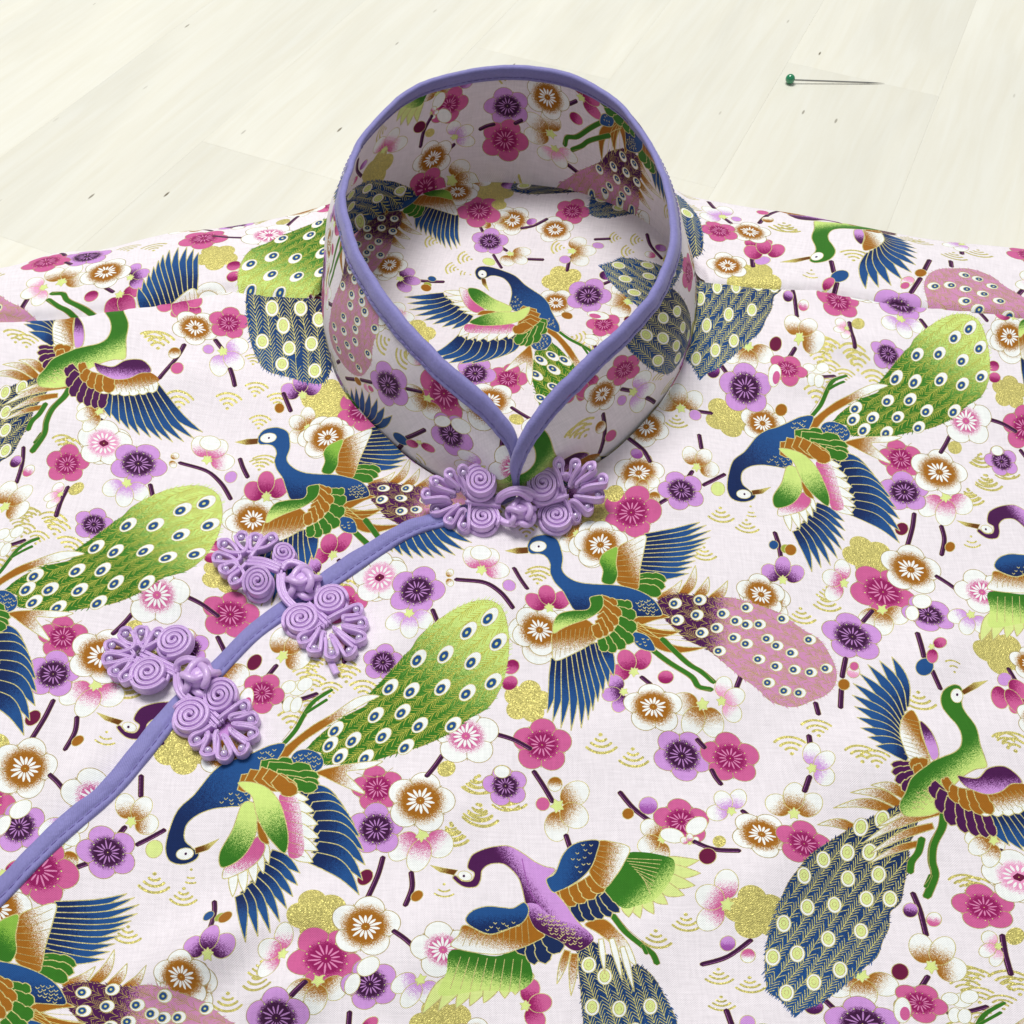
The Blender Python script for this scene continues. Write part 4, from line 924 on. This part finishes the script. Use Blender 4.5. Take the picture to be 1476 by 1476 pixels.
V3, F3 = stitches(path, np.tile([0, 0, 1.], (len(path), 1)), 1); o = mesh_obj('stitching', V3, F3, THREAD); o.parent = ppg; o['kind'] = 'stuff'

# ------------------------------------------------------------------ frog closures of soutache cord
def tube(path, w, h, n=10, closed=False, groove=False):
    """cord standing on edge: a tall rounded section w wide and h high swept along the path"""
    path = np.asarray(path, float); m = len(path)
    t = np.gradient(path, axis=0) if not closed else (np.roll(path, -1, 0) - np.roll(path, 1, 0))
    t /= np.maximum(np.linalg.norm(t, axis=1)[:, None], 1e-9)
    up = np.tile([0, 0, 1.], (m, 1))
    sd = np.cross(t, up); ln = np.linalg.norm(sd, axis=1)[:, None]; sd = np.where(ln > 1e-3, sd/np.maximum(ln, 1e-9), [[1., 0, 0]]); up2 = np.cross(sd, t)
    a = np.linspace(0, 2*math.pi, n, endpoint=False)
    cx_, cz_ = np.sign(np.cos(a))*np.abs(np.cos(a))**.8*w/2, np.sign(np.sin(a))*np.abs(np.sin(a))**.8*h/2
    if groove:
        cx_ = np.array([-.42, -.5, -.5, -.38, -.18, 0, .18, .38, .5, .5, .42])*w; cz_ = np.array([-.5, -.3, .22, .46, .46, .20, .46, .46, .22, -.3, -.5])*h; n = 11
    V3 = (path[:, None, :] + sd[:, None, :]*cx_[None, :, None] + up2[:, None, :]*cz_[None, :, None]).reshape(-1, 3)
    f = [((i*n+j), (i*n+(j+1) % n), (((i+1) % m)*n+(j+1) % n), (((i+1) % m)*n+j)) for i in range(m if closed else m-1) for j in range(n)]
    if not closed: f += [tuple(range(n))[::-1], tuple((m-1)*n+j for j in range(n))]
    return V3, f
def join(parts):
    V3, F3 = [], []; b0 = 0
    for v, f in parts: V3.append(np.asarray(v)); F3 += [tuple(i+b0 for i in q) for q in f]; b0 += len(v)
    return np.concatenate(V3), F3
def dense(p, n=10): return smooth(p, False, n)
CZ = .0016
TILT = [0.]
def p3(px, z=CZ):
    z = z + max(0, 745-px[1])*TILT[0]
    q = at([px], z)[0]; return np.array([q[0], q[1], z + wrinkle(q[:1], q[1:])[0]])
def cord_noise(V3, a=.00005):
    return V3 + RS.normal(size=V3.shape)*a*.4
def coil(c, rx, turns, start, dirn, tilt=(0, 0), lift=0., ry=None):
    n = int(turns*30); th = start + dirn*np.linspace(0, turns*2*math.pi, n); r = np.linspace(.0003, 1, n)
    R = rx; rad = .0004 + (R-.0004-.0005)*np.linspace(0, 1, n)
    pth = np.stack([c[0] + rad*np.cos(th), c[1] + rad*np.sin(th)*(1.), c[2] + .0009 + .0005*(1-np.linspace(0, 1, n)) + lift + 0*rad], 1)
    pth[:, 2] += (pth[:, 0]-c[0])*tilt[0] + (pth[:, 1]-c[1])*tilt[1]
    pt = (R-.0009)/turns
    a = tube(pth, pt*.80, .0024, 8, groove=True)
    th2 = np.linspace(0, 2*math.pi, 40, endpoint=False); low = np.stack([c[0]+(R-.0008)*np.cos(th2), c[1]+(R-.0008)*np.sin(th2), c[2]-.0006+lift+0*th2], 1)
    low[:, 2] += (low[:, 0]-c[0])*tilt[0] + (low[:, 1]-c[1])*tilt[1]
    b = tube(low, .0011, .0014, 8, True)
    return join([a, b])
def fan_cord(apex, pearls, rad=.00142, inner=.44):
    """one cord that winds out round every pearl and back again"""
    pth = []; prev = None; n = len(pearls)
    vec = [p - apex for p in pearls]
    for i, p in enumerate(pearls):
        u = vec[i]/np.linalg.norm(vec[i]); s = np.cross([0, 0, 1.], u); L_ = np.linalg.norm(vec[i])
        sg = -1 if np.cross(vec[0][:2], vec[-1][:2]) > 0 else 1
        s = s*sg*-1
        # s points towards earlier petals when negative
        if i == 0: pth.append(apex + u*L_*.12 - s*.0004)
        pth.append(apex + u*L_*.62 - s*rad*.62)
        pth.append(p - u*rad*.1 - s*rad*1.05)
        for a_ in (-50, 0, 50):
            a2 = math.radians(a_); pth.append(p + u*rad*1.1*math.cos(a2) + s*rad*1.1*math.sin(a2))
        pth.append(p - u*rad*.1 + s*rad*1.05)
        pth.append(apex + u*L_*.62 + s*rad*.62)
        if i < n-1:
            w = vec[i+1]/np.linalg.norm(vec[i+1]); mid = (u+w); mid /= np.linalg.norm(mid)
            Lm = (L_ + np.linalg.norm(vec[i+1]))/2
            pth.append(apex + mid*Lm*(inner + .08*RS.normal()))
        else: pth.append(apex + u*L_*.12 + s*.0004)
    P3 = dense(np.array(pth), 9); P3[:, 2] += .00035*np.sin(np.arange(len(P3))*.21) 
    return tube(P3, .00098, .0026, 8, groove=True), P3
def uv_sphere(c, r, nu=14, nv=9):
    V3 = [(c[0], c[1], c[2]+r)]
    for i in range(1, nv):
        for j in range(nu):
            a, b_ = math.pi*i/nv, 2*math.pi*j/nu; V3.append((c[0]+r*math.sin(a)*math.cos(b_), c[1]+r*math.sin(a)*math.sin(b_), c[2]+r*math.cos(a)))
    V3.append((c[0], c[1], c[2]-r)); F3 = [(0, 1+j, 1+(j+1) % nu) for j in range(nu)]
    for i in range(nv-2):
        for j in range(nu): F3.append((1+i*nu+j, 1+(i+1)*nu+j, 1+(i+1)*nu+(j+1) % nu, 1+i*nu+(j+1) % nu))
    L_ = len(V3)-1; F3 += [(L_, 1+(nv-2)*nu+(j+1) % nu, 1+(nv-2)*nu+j) for j in range(nu)]
    return np.array(V3), F3
def knot_ball(c, R, rot=0.):
    """button knot: a three-strand cord woven over a ball"""
    t = np.linspace(0, 2*math.pi, 240, endpoint=False)
    ph = 4*t + rot; lat = 1.02*np.cos(ph); lon = 3*t + rot
    rr2 = R*(.84 + .15*np.sin(2*ph))
    x = rr2*np.cos(lat)*np.cos(lon); y = rr2*np.cos(lat)*np.sin(lon); z = rr2*np.sin(lat)
    # tip the axis of the weave towards the viewer
    a = math.radians(60); y, z = y*math.cos(a)-z*math.sin(a), y*math.sin(a)+z*math.cos(a)
    pth = np.stack([c[0]+x, c[1]+y*.95, c[2]+z*.85], 1)
    one = tube(pth, R*.40, R*.36, 8, True)
    core = uv_sphere(c, R*.66, 12, 8)
    return join([one, core])
def closure(label, halves, ball, R, loop, extra=()):
    bc = p3(ball, .0034); parts = [knot_ball(bc, R, halves[0].get('rot', .3))]
    for lp in loop:
        pts = dense(np.array([p3(q[:2], q[2]/1000 if len(q) > 2 else .0022) for q in lp]), 8)
        parts.append(tube(pts, .0016, .0017, 8, groove=True))
    V3, F3 = join(parts); fc = adopt(mesh_obj('frog_closure', V3, F3, CORD)); fc['label'] = label
    for hf in halves:
        ap = p3(hf['apex']); pls = [p3(q) for q in hf['pearls']]
        (v, f), P3 = fan_cord(ap, pls, hf.get('rad', .00142)); o = mesh_obj('looped_cord', v, f, CORD); o.parent = fc
        for q in pls[:hf.get('np', 99)]:
            v, f = uv_sphere(q + [0, 0, .0005], .00092); o = mesh_obj('pearl', v, f, PEARL); o.parent = fc
        # the ends of the petals are gathered under the coils
        J = p3(hf['join']) if 'join' in hf else bc
        nn = np.cross([0, 0, 1.], (ap-J)/np.linalg.norm(ap-J))
        cs = []
        for k in (-1, 0, 1): cs.append(tube(dense([ap*.93+pls[len(pls)//2]*.07 + nn*k*.0008, ap + nn*k*.0011, (ap+J)/2 + nn*k*.0010 + [0, 0, hf.get('hump', 0.)], J + nn*k*.0009 + [0, 0, hf.get('hump', 0.)]], 8), .00095, .0018, 8, groove=True))
        v, f = join(cs); o = mesh_obj('cord_band', v, f, CORD); o.parent = fc
        for cc in hf['coils']:
            v, f = coil(p3(cc[0]), cc[1], cc[2], cc[3], cc[4], cc[5] if len(cc) > 5 else (0, 0), cc[6] if len(cc) > 6 else 0.); o = mesh_obj('cord_coil', v, f, CORD); o.parent = fc
    for e in extra:
        pts = dense(np.array([p3(q[:2], q[2]/1000) for q in e]), 6); v, f = tube(pts, .0018, .0007, 8); o = mesh_obj('cord_end', v, f, CORD); o.parent = fc
    return fc
TILT[0] = .00015
closure('frog closure at the foot of the collar', [
    dict(apex=(677,723), pearls=[(668,686),(649,691),(629,701),(618,721),(630,742),(649,755),(669,762)], coils=[((692,700),.0049,3.4,.4,1,(0,.35)),((696,752),.0050,3.4,2.0,-1,(0,.15))], join=(722,728)),
    dict(apex=(813,715), pearls=[(805,676),(829,677),(850,680),(866,698),(861,719),(846,735),(829,747)], coils=[((782,705),.0050,3.4,2.4,-1,(0,.35)),((801,749),.0051,3.4,.6,1,(0,.15))], join=(770,728), rot=1.)],
    (751,740), .0043, [[(715,728,1.5),(722,716,3),(738,708,4),(758,708,4.2),(772,716,3.5)], [(712,732,1.5),(717,746,2.5),(730,754,3),(744,752,3.5)], [(718,724,2),(730,714,3.6),(750,711,4.6),(766,722,4)]])
TILT[0] = 0.
closure('middle frog closure with one half twisted over', [
    dict(apex=(468,895), pearls=[(513,877),(520,899),(518,922),(504,941),(479,945),(454,937),(440,923)], coils=[((434,894),.0051,3.4,1.2,1),((476,863),.0049,3.4,2.6,-1)], join=(440,868)),
    dict(apex=(358,806), pearls=[(389,771),(367,771),(346,770),(323,782),(316,805),(326,821),(340,836)], coils=[((373,842),.0044,3.4,1.2,1,(.0,.45),.0006),((409,798),.0036,2.8,2.6,-1,(-.3,.2),.0008)], join=(404,822), hump=.0022, rot=1.9)],
    (435,835), .0047, [[(402,818,3),(401,835,3),(404,851,3),(413,864,2.6),(426,876,2)], [(405,815,3.5),(412,806,4),(424,805,4),(440,812,4)], [(406,822,3.5),(406,838,3.4),(410,853,3),(420,866,2.6),(432,876,2)]],
    extra=[[(476,950,.6),(480,962,.8),(486,974,1.2)]])
closure('lowest frog closure above the curve of the opening', [
    dict(apex=(205,944), pearls=[(227,914),(204,911),(181,914),(162,931),(159,952),(169,970),(184,978)], coils=[((251,925),.0051,3.4,.8,-1),((216,973),.0052,3.4,3.4,1)], join=(255,968)),
    dict(apex=(313,1041), pearls=[(351,1020),(362,1038),(362,1059),(349,1080),(324,1088),(301,1083),(285,1068)], coils=[((276,1035),.0051,3.4,.2,1),((318,1006),.0047,3.4,2.2,-1,(.05,.25))], join=(284,1012), rot=.7)],
    (287,977), .0047, [[(254,966,1.5),(256,954,3),(268,948,4),(282,950,4.2)], [(254,972,2),(255,990,3),(263,1004,3),(276,1014,2)], [(259,970,3),(261,990,3.5),(269,1003,3),(286,1016,2)]])

# ------------------------------------------------------------------ the pin on the table
def px3(px, z): q = at([px], z)[0]; return np.array([q[0], q[1], z])
hd = px3((1139,114), ZT+.0020)
m, nt, b = new_mat('green_glass_head'); b.inputs['Base Color'].default_value = (.01, .24, .10, 1); b.inputs['Roughness'].default_value = .12; b.inputs['Coat Weight'].default_value = 1.
nz = N(nt, 'ShaderNodeTexNoise'); nz.inputs['Scale'].default_value = 900; rp = N(nt, 'ShaderNodeMapRange'); rp.inputs[3].default_value = .08; rp.inputs[4].default_value = .2; nt.links.new(nz.outputs[0], rp.inputs[0]); nt.links.new(rp.outputs[0], b.inputs['Roughness'])
GREEN = m
m, nt, b = new_mat('pin_steel'); b.inputs['Base Color'].default_value = (.45, .44, .42, 1); b.inputs['Metallic'].default_value = 1.; b.inputs['Roughness'].default_value = .28; STEEL = m
pin = bpy.data.objects.new('dressmaker_pin', None); col.objects.link(pin); pin.location = (hd[0], hd[1], ZT)
pin['label'] = 'dressmaking pin with round green head lying on the pale table'; pin['category'] = 'pin'
v, f = uv_sphere((0, 0, .0021), .0021, 28, 18); o = mesh_obj('pin_head', v, f, GREEN, pin)
tip = px3((1275,120), ZT+.0004) - hd; tip[2] = .0004
n = 12; P3 = np.linspace([.0012, 0, .0016], tip, n)
V3 = []; 
dr = (P3[-1]-P3[0])/np.linalg.norm(P3[-1]-P3[0]); sd = np.cross(dr, [0, 0, 1.]); up = np.cross(sd, dr)
for i, p in enumerate(P3):
    r = .00036 if i < n-2 else (.00022 if i == n-2 else .00003)
    for a_ in np.linspace(0, 2*math.pi, 10, endpoint=False): V3.append(p + sd*r*math.cos(a_) + up*r*math.sin(a_))
F3 = [(i*10+j, i*10+(j+1) % 10, (i+1)*10+(j+1) % 10, (i+1)*10+j) for i in range(n-1) for j in range(10)]
o = mesh_obj('pin_shaft', V3, F3, STEEL, pin)
